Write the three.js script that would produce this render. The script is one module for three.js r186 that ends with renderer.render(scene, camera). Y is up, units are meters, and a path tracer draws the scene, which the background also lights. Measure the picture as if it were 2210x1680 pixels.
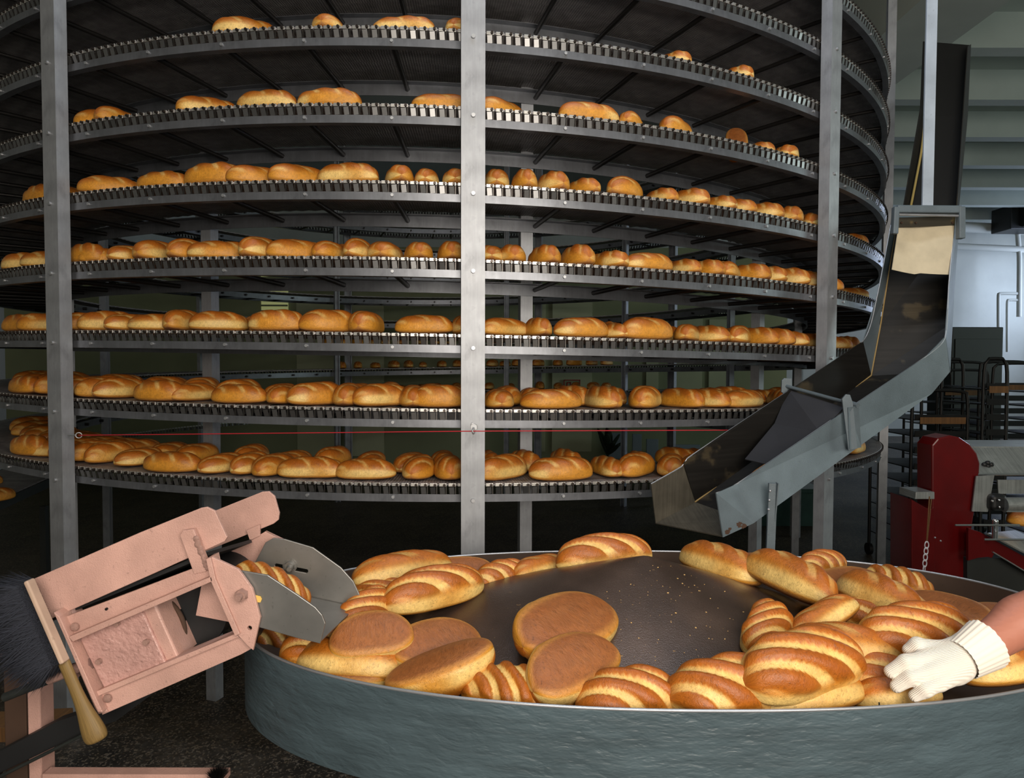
import * as THREE from 'three';
import { mergeGeometries, mergeVertices } from 'three/addons/utils/BufferGeometryUtils.js';
import { RoundedBoxGeometry } from 'three/addons/geometries/RoundedBoxGeometry.js';
import { MarchingCubes } from 'three/addons/objects/MarchingCubes.js';
import { RectAreaLightUniformsLib } from 'three/addons/lights/RectAreaLightUniformsLib.js';

// ---------------------------------------------------------------- camera, light, exposure
const FOCAL = 1506.8, PITCH = 0.0336, ROLL = 0.0027, EYE = 1.6;      // pixels of a 2210 x 1680 frame, radians, metres
const scene = new THREE.Scene();
scene.background = new THREE.Color(0x0a0c0e);
const camera = new THREE.PerspectiveCamera(2 * Math.atan(840 / FOCAL) * 180 / Math.PI, 2210 / 1680, 0.05, 60);
camera.position.set(0, EYE, 0);
camera.rotation.set(-PITCH, 0, ROLL, 'YXZ');
const renderer = new THREE.WebGLRenderer();
renderer.toneMapping = THREE.LinearToneMapping;
renderer.toneMappingExposure = 1.0;
renderer.shadowMap.enabled = true;
RectAreaLightUniformsLib.init();
function areaLight(color, intensity, w, h, pos, look) {
  const l = new THREE.RectAreaLight(color, intensity, w, h);
  l.position.set(...pos); l.lookAt(...look); l.castShadow = true; scene.add(l); return l;
}
// daylight through the window band in the wall behind the camera, and through a window of the right wall far back
areaLight(0xfff3e4, 9.5, 2.7, 2.2, [0.85, 2.4, 1.42], [0.75, 2.2, 0]);
areaLight(0xcfe0ff, 9.0, 2.6, 1.8, [12.2, 3.2, -14.0], [10.0, 3.1, -14.0]);
areaLight(0xdff2ea, 9.0, 3.0, 2.0, [12.2, 3.0, -3.4], [9.0, 2.6, -3.6]);

// ---------------------------------------------------------------- helpers
function rng(seed) { let a = seed >>> 0; return () => { a = (a + 0x6D2B79F5) | 0; let t = Math.imul(a ^ (a >>> 15), 1 | a); t = (t + Math.imul(t ^ (t >>> 7), 61 | t)) ^ t; return ((t ^ (t >>> 14)) >>> 0) / 4294967296; }; }
const V = (x, y, z) => new THREE.Vector3(x, y, z);
const clamp = (v, a, b) => Math.min(b, Math.max(a, v));
const sstep = (a, b, v) => { const t = clamp((v - a) / (b - a), 0, 1); return t * t * (3 - 2 * t); };
const lerp = (a, b, t) => a + (b - a) * t;
function hash3(x, y, z) { let h = Math.imul(x, 374761393) ^ Math.imul(y, 668265263) ^ Math.imul(z, 1274126177); h = Math.imul(h ^ (h >>> 13), 1274126177); return ((h ^ (h >>> 16)) >>> 0) / 4294967296; }
function noise3(x, y, z) {
  const X = Math.floor(x), Y = Math.floor(y), Z = Math.floor(z), s = (t) => t * t * (3 - 2 * t);
  const fx = s(x - X), fy = s(y - Y), fz = s(z - Z), l = lerp;
  return l(l(l(hash3(X, Y, Z), hash3(X + 1, Y, Z), fx), l(hash3(X, Y + 1, Z), hash3(X + 1, Y + 1, Z), fx), fy),
    l(l(hash3(X, Y, Z + 1), hash3(X + 1, Y, Z + 1), fx), l(hash3(X, Y + 1, Z + 1), hash3(X + 1, Y + 1, Z + 1), fx), fy), fz);
}
// pixel of the photograph -> direction from the camera; z is depth ahead of the camera in metres
function ray(px, py) {
  const du = px - 1105, dv = py - 840, cr = Math.cos(ROLL), sr = Math.sin(ROLL);
  const u = (du * cr + dv * sr) / FOCAL, v = (-du * sr + dv * cr) / FOCAL, c = Math.cos(PITCH), s = Math.sin(PITCH);
  return V(u, -v * c - s, c - v * s);
}
const at = (px, py, depth) => { const d = ray(px, py), t = depth / d.z; return V(d.x * t, EYE + d.y * t, -depth); };
const atY = (px, py, y) => { const d = ray(px, py), t = (y - EYE) / d.y; return V(d.x * t, y, -d.z * t); };
function project(p) {
  const x = p.x, y = p.y - EYE, z = -p.z, c = Math.cos(PITCH), s = Math.sin(PITCH);
  const yc = y * c + z * s, zc = z * c - y * s, u = FOCAL * x / zc, v = -FOCAL * yc / zc;
  return [1105 + u * Math.cos(ROLL) - v * Math.sin(ROLL), 840 + u * Math.sin(ROLL) + v * Math.cos(ROLL)];
}
// names and labels
const taken = {};
function numbered(n) { if (!(n in taken)) { taken[n] = 0; return n; } taken[n]++; return n + '_' + String(taken[n]).padStart(3, '0'); }
function tag(o, label, category, group, kind) { if (label) o.userData.label = label; if (category) o.userData.category = category; if (group) o.userData.group = group; if (kind) o.userData.kind = kind; return o; }
function thing(name, label, category, group) { const g = new THREE.Group(); g.name = numbered(name); scene.add(g); return tag(g, label, category, group); }
function part(name, geos, mat, parent, label) {
  let g = Array.isArray(geos) ? (geos.length > 1 ? merge(geos) : geos[0]) : geos;
  const m = new THREE.Mesh(g, mat); m.name = name; m.castShadow = m.receiveShadow = true;
  parent.add(m); if (label) m.userData.label = label; return m;
}
function single(name, geos, mat, label, category, group) { const m = part(numbered(name), geos, mat, scene); return tag(m, label, category, group); }
function structure(name, geos, mat, label) { const m = part(name, geos, mat, scene); m.userData.kind = 'structure'; tag(m, label, name.split('_')[0]); return m; }
function merge(list) {
  const out = list.map((g) => { let h = g.index ? g.toNonIndexed() : g.clone(); for (const k of Object.keys(h.attributes)) if (!['position', 'normal', 'uv', 'color'].includes(k)) h.deleteAttribute(k); h.morphAttributes = {}; return h; });
  const anyColor = out.some((g) => g.attributes.color);
  for (const g of out) { if (!g.attributes.uv) g.setAttribute('uv', new THREE.BufferAttribute(new Float32Array(g.attributes.position.count * 2), 2)); if (anyColor && !g.attributes.color) { const a = new Float32Array(g.attributes.position.count * 3).fill(1); g.setAttribute('color', new THREE.BufferAttribute(a, 3)); } }
  return mergeGeometries(out, false);
}
function cubeUV(g) {                       // uv in metres from the side each face looks to
  const h = g.index ? g.toNonIndexed() : g, p = h.attributes.position, n = h.attributes.normal, uv = new Float32Array(p.count * 2);
  for (let i = 0; i < p.count; i++) {
    const ax = Math.abs(n.getX(i)), ay = Math.abs(n.getY(i)), az = Math.abs(n.getZ(i));
    const [a, b] = ay >= ax && ay >= az ? [p.getX(i), p.getZ(i)] : ax >= az ? [p.getZ(i), p.getY(i)] : [p.getX(i), p.getY(i)];
    uv[2 * i] = a; uv[2 * i + 1] = b;
  }
  h.setAttribute('uv', new THREE.BufferAttribute(uv, 2)); return h;
}
function box(w, h, d, x = 0, y = 0, z = 0, r = 0) {
  const g = r > 0 ? new RoundedBoxGeometry(w, h, d, 2, Math.min(r, w / 2.01, h / 2.01, d / 2.01)) : new THREE.BoxGeometry(w, h, d);
  g.translate(x, y, z); return cubeUV(g);
}
const AX = V(0, 1, 0);
function bar(a, b, w, h, up = AX, r = 0.0015) {          // box from a to b; w across, h along up
  const d = b.clone().sub(a), L = d.length(), x = d.normalize(); let y = up.clone().sub(x.clone().multiplyScalar(up.dot(x))).normalize();
  const z = x.clone().cross(y); const g = box(L, h, w, 0, 0, 0, r);
  g.applyMatrix4(new THREE.Matrix4().makeBasis(x, y, z).setPosition(a.clone().add(b).multiplyScalar(0.5))); return g;
}
function rod(a, b, r, r2 = r, n = 12) {
  const d = b.clone().sub(a), g = new THREE.CylinderGeometry(r2, r, d.length(), n);
  g.applyQuaternion(new THREE.Quaternion().setFromUnitVectors(AX, d.clone().normalize())); g.translate((a.x + b.x) / 2, (a.y + b.y) / 2, (a.z + b.z) / 2); return g;
}
const tube = (pts, r, n = 40, m = 8, closed = false) => new THREE.TubeGeometry(new THREE.CatmullRomCurve3(pts, closed, 'catmullrom', 0.3), n, r, m, closed);
function hexHead(p, dir, r, t) { const g = new THREE.CylinderGeometry(r * 0.92, r, t, 6); g.applyQuaternion(new THREE.Quaternion().setFromUnitVectors(AX, dir.clone().normalize())); g.translate(p.x, p.y, p.z); return g; }
function flatShape(pts, holes = []) { const s = new THREE.Shape(pts.map((p) => new THREE.Vector2(p.x, p.y))); for (const h of holes) s.holes.push(new THREE.Path(h.map((p) => new THREE.Vector2(p.x, p.y)))); return s; }
function plate(pxs, depth, thick, holes = [], bevel = 0.0012) {   // upright plate facing the room's front, outline given by pixels at its own depth
  const s = flatShape(pxs.map(([x, y]) => at(x, y, depth)), holes.map((h) => h.map(([x, y]) => at(x, y, depth))));
  const g = new THREE.ExtrudeGeometry(s, { depth: thick, bevelEnabled: bevel > 0, bevelThickness: bevel, bevelSize: bevel, bevelSegments: 2, curveSegments: 12 });
  g.translate(0, 0, -depth - thick); return g;
}
function panel(pts, thick) {               // sheet through 3D corners, with thickness
  const n = V(0, 0, 0), c = V(0, 0, 0); for (const p of pts) c.add(p); c.multiplyScalar(1 / pts.length);
  for (let i = 0; i < pts.length; i++) { const a = pts[i].clone().sub(c), b = pts[(i + 1) % pts.length].clone().sub(c); n.add(a.cross(b)); }
  n.normalize().multiplyScalar(thick / 2); const A = pts.map((p) => p.clone().add(n)), B = pts.map((p) => p.clone().sub(n)), pos = [];
  const tri = (a, b, d) => pos.push(a.x, a.y, a.z, b.x, b.y, b.z, d.x, d.y, d.z);
  for (let i = 1; i < pts.length - 1; i++) { tri(A[0], A[i], A[i + 1]); tri(B[0], B[i + 1], B[i]); }
  for (let i = 0; i < pts.length; i++) { const j = (i + 1) % pts.length; tri(A[i], B[i], B[j]); tri(A[i], B[j], A[j]); }
  const g = new THREE.BufferGeometry(); g.setAttribute('position', new THREE.Float32BufferAttribute(pos, 3)); g.computeVertexNormals(); return cubeUV(g);
}
const circlePts = (cx, cy, r, n = 16) => Array.from({ length: n }, (_, i) => [cx + r * Math.cos(2 * Math.PI * i / n), cy + r * Math.sin(2 * Math.PI * i / n)]);

// ---------------------------------------------------------------- textures and materials
function texture(w, h, fn, srgb, repeatX, repeatY) {   // fn -> grey or [r, g, b], 0..1; repeat per metre
  const d = new Uint8Array(w * h * 4);
  for (let j = 0; j < h; j++) for (let i = 0; i < w; i++) { const v = fn(i / w, j / h, i, j), k = 4 * (j * w + i); if (typeof v === 'number') d[k] = d[k + 1] = d[k + 2] = clamp(v, 0, 1) * 255; else { d[k] = clamp(v[0], 0, 1) * 255; d[k + 1] = clamp(v[1], 0, 1) * 255; d[k + 2] = clamp(v[2], 0, 1) * 255; } d[k + 3] = 255; }
  const t = new THREE.DataTexture(d, w, h); t.wrapS = t.wrapT = THREE.RepeatWrapping; t.magFilter = THREE.LinearFilter; t.minFilter = THREE.LinearMipmapLinearFilter; t.generateMipmaps = true;
  if (srgb) t.colorSpace = THREE.SRGBColorSpace; t.repeat.set(repeatX, repeatY ?? repeatX); t.needsUpdate = true; return t;
}
// noise that tiles over [0,1]
function tnoise(u, v, fx, fy, seed) { const X = u * fx, Y = v * fy, ix = Math.floor(X), iy = Math.floor(Y), s = (t) => t * t * (3 - 2 * t), a = s(X - ix), b = s(Y - iy), h = (i, j) => hash3(((i % fx) + fx) % fx, ((j % fy) + fy) % fy, seed); return lerp(lerp(h(ix, iy), h(ix + 1, iy), a), lerp(h(ix, iy + 1), h(ix + 1, iy + 1), a), b); }
const tf = (u, v, fx, fy, seed, o = 4) => { let s = 0, a = 0.5, t = 0; for (let i = 0; i < o; i++) { s += a * tnoise(u, v, fx << i, fy << i, seed + i); t += a; a *= 0.55; } return s / t; };
const T = {
  brushBump: texture(512, 512, (u, v) => 0.3 * tf(u, v, 14, 60, 3, 3) + 0.7 * Math.pow(tf(u + 0.04 * tnoise(u, v, 8, 8, 4), v + 0.05 * tf(u, v, 6, 6, 5, 3), 9, 30, 7, 4), 1.6), false, 3.1),
  brushTone: texture(512, 512, (u, v) => { const m = 0.86 + 0.2 * (tf(u, v, 5, 12, 21, 5) - 0.5) + 0.16 * (tf(u, v, 3, 50, 31, 3) - 0.5); return [m, m * 1.0, m * 1.005]; }, true, 1.7),
  grime: texture(512, 512, (u, v) => { const m = 0.9 + 0.2 * (tf(u, v, 6, 6, 41, 6) - 0.5), sp = tf(u, v, 60, 60, 45, 3) > 0.8 ? -0.08 : 0; return m + sp; }, true, 2.2),
  steelStreak: texture(512, 512, (u, v) => 0.86 + 0.22 * (tf(u, v, 90, 3, 51, 4) - 0.5) + 0.2 * (tf(u, v, 5, 7, 55, 5) - 0.5), true, 3),
  steelSoft: texture(512, 512, (u, v) => 0.9 + 0.07 * (tf(u, v, 60, 3, 51, 4) - 0.5) + 0.2 * (tf(u, v, 7, 5, 55, 5) - 0.5) - (tf(u, v, 14, 9, 58, 4) > 0.68 ? 0.03 : 0), true, 3),
  lumpy: texture(512, 512, (u, v) => 0.55 * tf(u, v, 22, 22, 61, 4) + 0.45 * Math.pow(tf(u, v, 9, 14, 65, 3), 2), false, 6),
  fine: texture(256, 256, (u, v) => tf(u, v, 40, 40, 71, 3), false, 14),
  crust: texture(512, 512, (u, v) => 0.6 * tf(u, v, 24, 24, 81, 4) + 0.4 * tf(u, v, 90, 90, 85, 2), false, 7),
  crustTone: texture(512, 512, (u, v) => { const m = 0.93 + 0.2 * (tf(u, v, 30, 30, 91, 5) - 0.5), k = tf(u, v, 70, 70, 95, 2) > 0.74 ? 0.88 : 1; return [m * k, m * k * 0.99, m * k * 0.97]; }, true, 5),
  terrazzo: texture(1024, 1024, (u, v) => { const n = tf(u, v, 120, 120, 101, 2), b = 0.55 + 0.5 * (tf(u, v, 6, 6, 105, 5) - 0.5); const c = n > 0.68 ? 1.0 : n > 0.62 ? 0.8 : b * (0.75 + 0.5 * tf(u, v, 50, 50, 109, 2)); const w = tnoise(u, v, 70, 70, 111); return [c, c * (0.93 + 0.05 * w), c * (0.84 + 0.12 * w)]; }, true, 1.1),
  plaster: texture(512, 512, (u, v) => { const m = 0.93 + 0.16 * (tf(u, v, 4, 4, 121, 6) - 0.5); return [m, m, m * 0.985]; }, true, 0.35),
  mesh: texture(512, 512, (u, v) => { const a = Math.abs(Math.sin(u * Math.PI * 30)), b = Math.abs(Math.sin((v + 0.5 * (Math.floor(u * 30) % 2) / 60) * Math.PI * 60)); return 0.15 + 0.85 * Math.max(Math.pow(a, 3), Math.pow(b, 4) * 0.8); }, false, 3),
  meshTone: texture(512, 512, (u, v) => { const a = Math.pow(Math.abs(Math.sin(u * Math.PI * 30)), 2), b = Math.pow(Math.abs(Math.sin(v * Math.PI * 60)), 3), m = (0.2 + 0.8 * Math.max(a * 0.7, b)) * (0.75 + 0.5 * tf(u, v, 6, 8, 131, 3)); return [m, m * 0.98, m]; }, true, 3),
  wornInside: texture(512, 512, (u, v) => { const s = tf(u, v, 5, 5, 141, 6), w = sstep(0.6, 0.72, s), sc = 0.1 * (tf(u, v, 3, 60, 145, 2) - 0.5); return [0.27 + 0.3 * w + sc, 0.265 + 0.26 * w + sc, 0.26 + 0.17 * w + sc]; }, true, 1.6),
  canvas: texture(256, 256, (u, v) => { const m = 0.9 + 0.14 * (tf(u, v, 5, 5, 151, 5) - 0.5) + 0.06 * Math.sin(u * 500) * Math.sin(v * 500); return [m, m * 0.985, m * 0.95]; }, true, 4),
  crumbs: texture(1024, 1024, (u, v) => { const c = tf(u, v, 6, 6, 161, 5), d = tnoise(u, v, 200, 200, 165), cl = tf(u, v, 9, 9, 167, 3), on = d > 0.955 && cl > 0.5 ? 1 : 0, m = 0.72 + 0.5 * (c - 0.5); return on ? [1, 0.88, 0.62] : [0.66 * m, 0.61 * m, 0.57 * m]; }, true, 1.1),
  rib: texture(128, 128, (u, v) => 0.5 + 0.5 * Math.sin(u * Math.PI * 16), false, 42),
  wood: texture(256, 256, (u, v) => { const m = 0.75 + 0.35 * tf(u, v, 24, 2, 171, 4); return [m, m * 0.95, m * 0.85]; }, true, 5),
};
const std = (o) => new THREE.MeshStandardMaterial(o);
const M = {
  steelPost: std({ color: 0xa4a7ac, metalness: 0.45, roughness: 0.48, map: T.steelSoft }),
  steelRail: std({ color: 0x7c7f85, metalness: 0.6, roughness: 0.36, map: T.steelSoft }),
  spoke: std({ color: 0x2e2c2b, metalness: 0.6, roughness: 0.42 }),
  bolt: std({ color: 0xa9abae, metalness: 0.7, roughness: 0.4 }),
  belt: std({ color: 0xc4c1be, metalness: 0.35, roughness: 0.42, map: T.meshTone, bumpMap: T.mesh, bumpScale: 0.0025 }),
  link: std({ color: 0xffffff, metalness: 0.75, roughness: 0.33, vertexColors: true }),
  tablePaint: std({ color: 0x4f6067, roughness: 0.46, map: T.brushTone, bumpMap: T.brushBump, bumpScale: 0.0035 }),
  tableLip: std({ color: 0xc9ccd2, metalness: 0.7, roughness: 0.35, map: T.grime }),
  tableLining: std({ color: 0x5b4a40, metalness: 0.35, roughness: 0.5, map: T.grime }),
  cone: std({ color: 0xa09088, metalness: 0.35, roughness: 0.3, map: T.crumbs, bumpMap: T.fine, bumpScale: 0.0004 }),
  pink: std({ color: 0xd5a99c, roughness: 0.48, map: T.grime, bumpMap: T.fine, bumpScale: 0.0006 }),
  pinkLumpy: std({ color: 0xcda097, roughness: 0.42, map: T.grime, bumpMap: T.lumpy, bumpScale: 0.005 }),
  zinc: std({ color: 0x9b9a97, metalness: 0.75, roughness: 0.42, map: T.grime }),
  rubber: std({ color: 0x1b1c1e, roughness: 0.6, map: T.grime }),
  rust: std({ color: 0x4a3426, roughness: 0.85, map: T.grime }),
    chute: std({ color: 0x647179, roughness: 0.5, map: T.grime, bumpMap: T.fine, bumpScale: 0.0004 }),
  chuteInside: std({ color: 0x85817b, metalness: 0.4, roughness: 0.55, map: T.wornInside }),
  chuteLip: std({ color: 0x6a655a, metalness: 0.5, roughness: 0.5, map: T.steelStreak }),
  canvas: std({ color: 0xd9cfb8, roughness: 0.95, map: T.canvas }),
  flap: std({ color: 0x2c2d33, roughness: 0.75, map: T.grime }),
  red: std({ color: 0x600608, roughness: 0.28, map: T.grime }),
  alu: std({ color: 0xc4c8c6, metalness: 0.75, roughness: 0.38, map: T.steelStreak }),
  chrome: std({ color: 0xd8dadc, metalness: 0.95, roughness: 0.16 }),
  black: std({ color: 0x0d0d0e, roughness: 0.5 }),
  darkPaint: std({ color: 0x242826, roughness: 0.6, map: T.grime }),
  bristle: std({ color: 0x22252f, roughness: 0.9 }),
  woodHandle: std({ color: 0x86724a, roughness: 0.6, map: T.wood }),
  woodBack: std({ color: 0xc8ab96, roughness: 0.7, map: T.grime }),
  plank: std({ color: 0x6d4f2e, roughness: 0.8, map: T.wood }),
  floor: std({ color: 0x6a645c, roughness: 0.55, map: T.terrazzo }),
  wall: std({ color: 0xc9ccc8, roughness: 0.9, map: T.plaster }),
  ceiling: std({ color: 0xb4bcb8, roughness: 0.9, map: T.plaster }),
  board: std({ color: 0xb4b99c, roughness: 0.9, map: T.plaster }),
  wallGreen: std({ color: 0x8f9678, roughness: 0.9, map: T.plaster }),
  cabinet: std({ color: 0x18211f, roughness: 0.5, map: T.grime }),
  teal: std({ color: 0x3c5a56, roughness: 0.3, map: T.grime }),
  cord: std({ color: 0xb0202c, roughness: 0.6 }),
    tray: std({ color: 0x1e1d1c, metalness: 0.5, roughness: 0.5, map: T.grime }),
  loaf: std({ color: 0xffffff, roughness: 0.5, vertexColors: true, map: T.crustTone, bumpMap: T.crust, bumpScale: 0.0012 }),
  glove: std({ color: 0xe2dace, roughness: 0.95, bumpMap: T.rib, bumpScale: 0.0009 }),
  cuff: std({ color: 0xe2dace, roughness: 0.95 }),
  skin: std({ color: 0xa86c58, roughness: 0.55, bumpMap: T.fine, bumpScale: 0.0003 }),
  coat: std({ color: 0xd9dcdf, roughness: 0.9, map: T.canvas }),
  trousers: std({ color: 0x3a4150, roughness: 0.9 }),
  hair: std({ color: 0x2d2119, roughness: 0.8 }),
  shoe: std({ color: 0x1d1b1a, roughness: 0.6 }),
};

// ---------------------------------------------------------------- the room
const RX0 = -7.2, RX1 = 12.4, RZ0 = -16.0, RZ1 = 1.6, RH = 5.2;
structure('floor', box(RX1 - RX0 + 0.4, 0.2, RZ1 - RZ0 + 0.4, (RX0 + RX1) / 2, -0.1, (RZ0 + RZ1) / 2), M.floor, 'dark speckled terrazzo floor of the bakery hall');
structure('ceiling', box(RX1 - RX0 + 0.4, 0.2, RZ1 - RZ0 + 0.4, (RX0 + RX1) / 2, RH + 0.1, (RZ0 + RZ1) / 2), M.ceiling, 'pale concrete slab ceiling above the hall');
structure('wall_left', box(0.2, RH, RZ1 - RZ0 + 0.4, RX0 - 0.1, RH / 2, (RZ0 + RZ1) / 2), M.wall, 'plastered side wall beyond the spiral cooler');
structure('wall_back', [box(8.0, RH, 0.2, RX0 + 4.0, RH / 2, RZ0 - 0.1)], M.wall, 'plastered back wall seen through the tiers of the spiral cooler');
structure('wall_back_right', [box(RX1 - RX0 - 8, RH, 0.2, RX0 + 8 + (RX1 - RX0 - 8) / 2, RH / 2, RZ0 - 0.1)], M.wall, 'white plastered back wall right of the spiral cooler');
{ // wall with an opening for the far window on the right
  const y0 = 2.0, y1 = 4.2, open = [[-15.4, -12.6], [-5.0, -1.8]], x = RX1 + 0.1, L = RZ1 - RZ0 + 0.4, zc = (RZ0 + RZ1) / 2;
  structure('wall_right', [box(0.2, y0, L, x, y0 / 2, zc), box(0.2, RH - y1, L, x, (RH + y1) / 2, zc), ...[[RZ0 - 0.2, -15.4], [-12.6, -5.0], [-1.8, RZ1 + 0.2]].map(([a, b]) => box(0.2, y1 - y0, b - a, x, (y0 + y1) / 2, (a + b) / 2))], M.wall, 'white plastered side wall with two windows');
  open.forEach(([z0, z1], i) => {
  const w = new THREE.Group(); w.name = 'window_' + (3 - i * 2); scene.add(w); tag(w, ['bright window in the side wall lighting the far corner', 'bright window in the side wall facing the slicer'][i], 'window', null, 'structure');
  part('pane', box(0.02, y1 - y0, z1 - z0, x, (y0 + y1) / 2, (z0 + z1) / 2), std({ color: 0xffffff, emissive: 0xcfe0ff, emissiveIntensity: 1.2 }), w);
  part('frame', [box(0.08, 0.06, z1 - z0, x - 0.04, (y0 + y1) / 2, (z0 + z1) / 2), box(0.08, y1 - y0, 0.06, x - 0.04, (y0 + y1) / 2, (z0 + z1) / 2)], M.wall, w);
  });
}
{ // wall behind the camera with its window band
  const x0 = -0.55, x1 = 2.25, y0 = 1.25, y1 = 3.55, z = RZ1 + 0.1, W = RX1 - RX0 + 0.4, xc = (RX0 + RX1) / 2;
  structure('wall_front', [box(W, y0, 0.2, xc, y0 / 2, z), box(W, RH - y1, 0.2, xc, (RH + y1) / 2, z), box(x0 - RX0 + 0.2, y1 - y0, 0.2, (RX0 - 0.2 + x0) / 2, (y0 + y1) / 2, z), box(RX1 + 0.2 - x1, y1 - y0, 0.2, (RX1 + 0.2 + x1) / 2, (y0 + y1) / 2, z)], M.wall, 'wall with the large window facing the cooler');
  const w = new THREE.Group(); w.name = 'window_2'; scene.add(w); tag(w, 'large three-paned window in the wall facing the cooler', 'window', null, 'structure');
  for (let i = 0; i < 3; i++) { const a = x0 + (x1 - x0) * i / 3, b = x0 + (x1 - x0) * (i + 1) / 3; part('pane', box(b - a - 0.05, y1 - y0 - 0.06, 0.02, (a + b) / 2, (y0 + y1) / 2, z), std({ color: 0xffffff, emissive: 0xfff6ea, emissiveIntensity: 1.2 }), w); part('mullion', box(0.05, y1 - y0, 0.08, a, (y0 + y1) / 2, z - 0.03), M.wall, w); }
}

// ---------------------------------------------------------------- the spiral cooler
const SX = -0.516, SZ = -5.863, RO = 3.2, RI = 2.755, PIT = 0.2866;           // axis, outer and inner rail radius, drop per turn
const spin = (th, r, y) => V(SX + r * Math.sin(th), y, SZ + r * Math.cos(th)); // th = 0 looks to the camera, grows to the right
const yBolt = (phi) => 3.103 - PIT * phi / (2 * Math.PI);
const TAU = 2 * Math.PI, DTH = 0.1035, TH0 = 0.1228;
const PHI0 = TAU * -1.75, PHI1 = TAU * 8 - Math.PI / 2;
function sweep(profile, p0, p1, n, closed = true, ripple = 0) {      // profile of [radius, height over the bolts] swept down the helix
  const pos = [], uv = [], idx = [], m = profile.length; let base = 0, acc = 0;
  for (let e = 0; e < (closed ? m : m - 1); e++) {
    const A = profile[e], B = profile[(e + 1) % m], len = Math.hypot(B[0] - A[0], B[1] - A[1]);
    for (let i = 0; i <= n; i++) {
      const phi = p0 + (p1 - p0) * i / n, y = yBolt(phi) + (ripple ? ripple * (i % 2 ? 1 : -1) : 0), a = spin(phi, A[0], y + A[1]), b = spin(phi, B[0], y + B[1]);
      pos.push(a.x, a.y, a.z, b.x, b.y, b.z); uv.push((phi - p0) * A[0], acc, (phi - p0) * A[0], acc + len);
      if (i < n) { const k = base + 2 * i; idx.push(k, k + 1, k + 2, k + 1, k + 3, k + 2); }
    }
    base += 2 * (n + 1); acc += len;
  }
  if (closed) {  // end caps
    for (const [phi, flip] of [[p0, 0], [p1, 1]]) { const s = pos.length / 3, y = yBolt(phi); for (const [r, h] of profile) { const q = spin(phi, r, y + h); pos.push(q.x, q.y, q.z); uv.push(r, h); } for (let i = 1; i < m - 1; i++) flip ? idx.push(s, s + i + 1, s + i) : idx.push(s, s + i, s + i + 1); }
  }
  const g = new THREE.BufferGeometry(); g.setAttribute('position', new THREE.Float32BufferAttribute(pos, 3)); g.setAttribute('uv', new THREE.Float32BufferAttribute(uv, 2)); g.setIndex(idx); g.computeVertexNormals(); return g;
}
const cooler = thing('spiral_cooler', 'tall round steel spiral rack with posts, rails and cross bars behind the table', 'rack');
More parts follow.
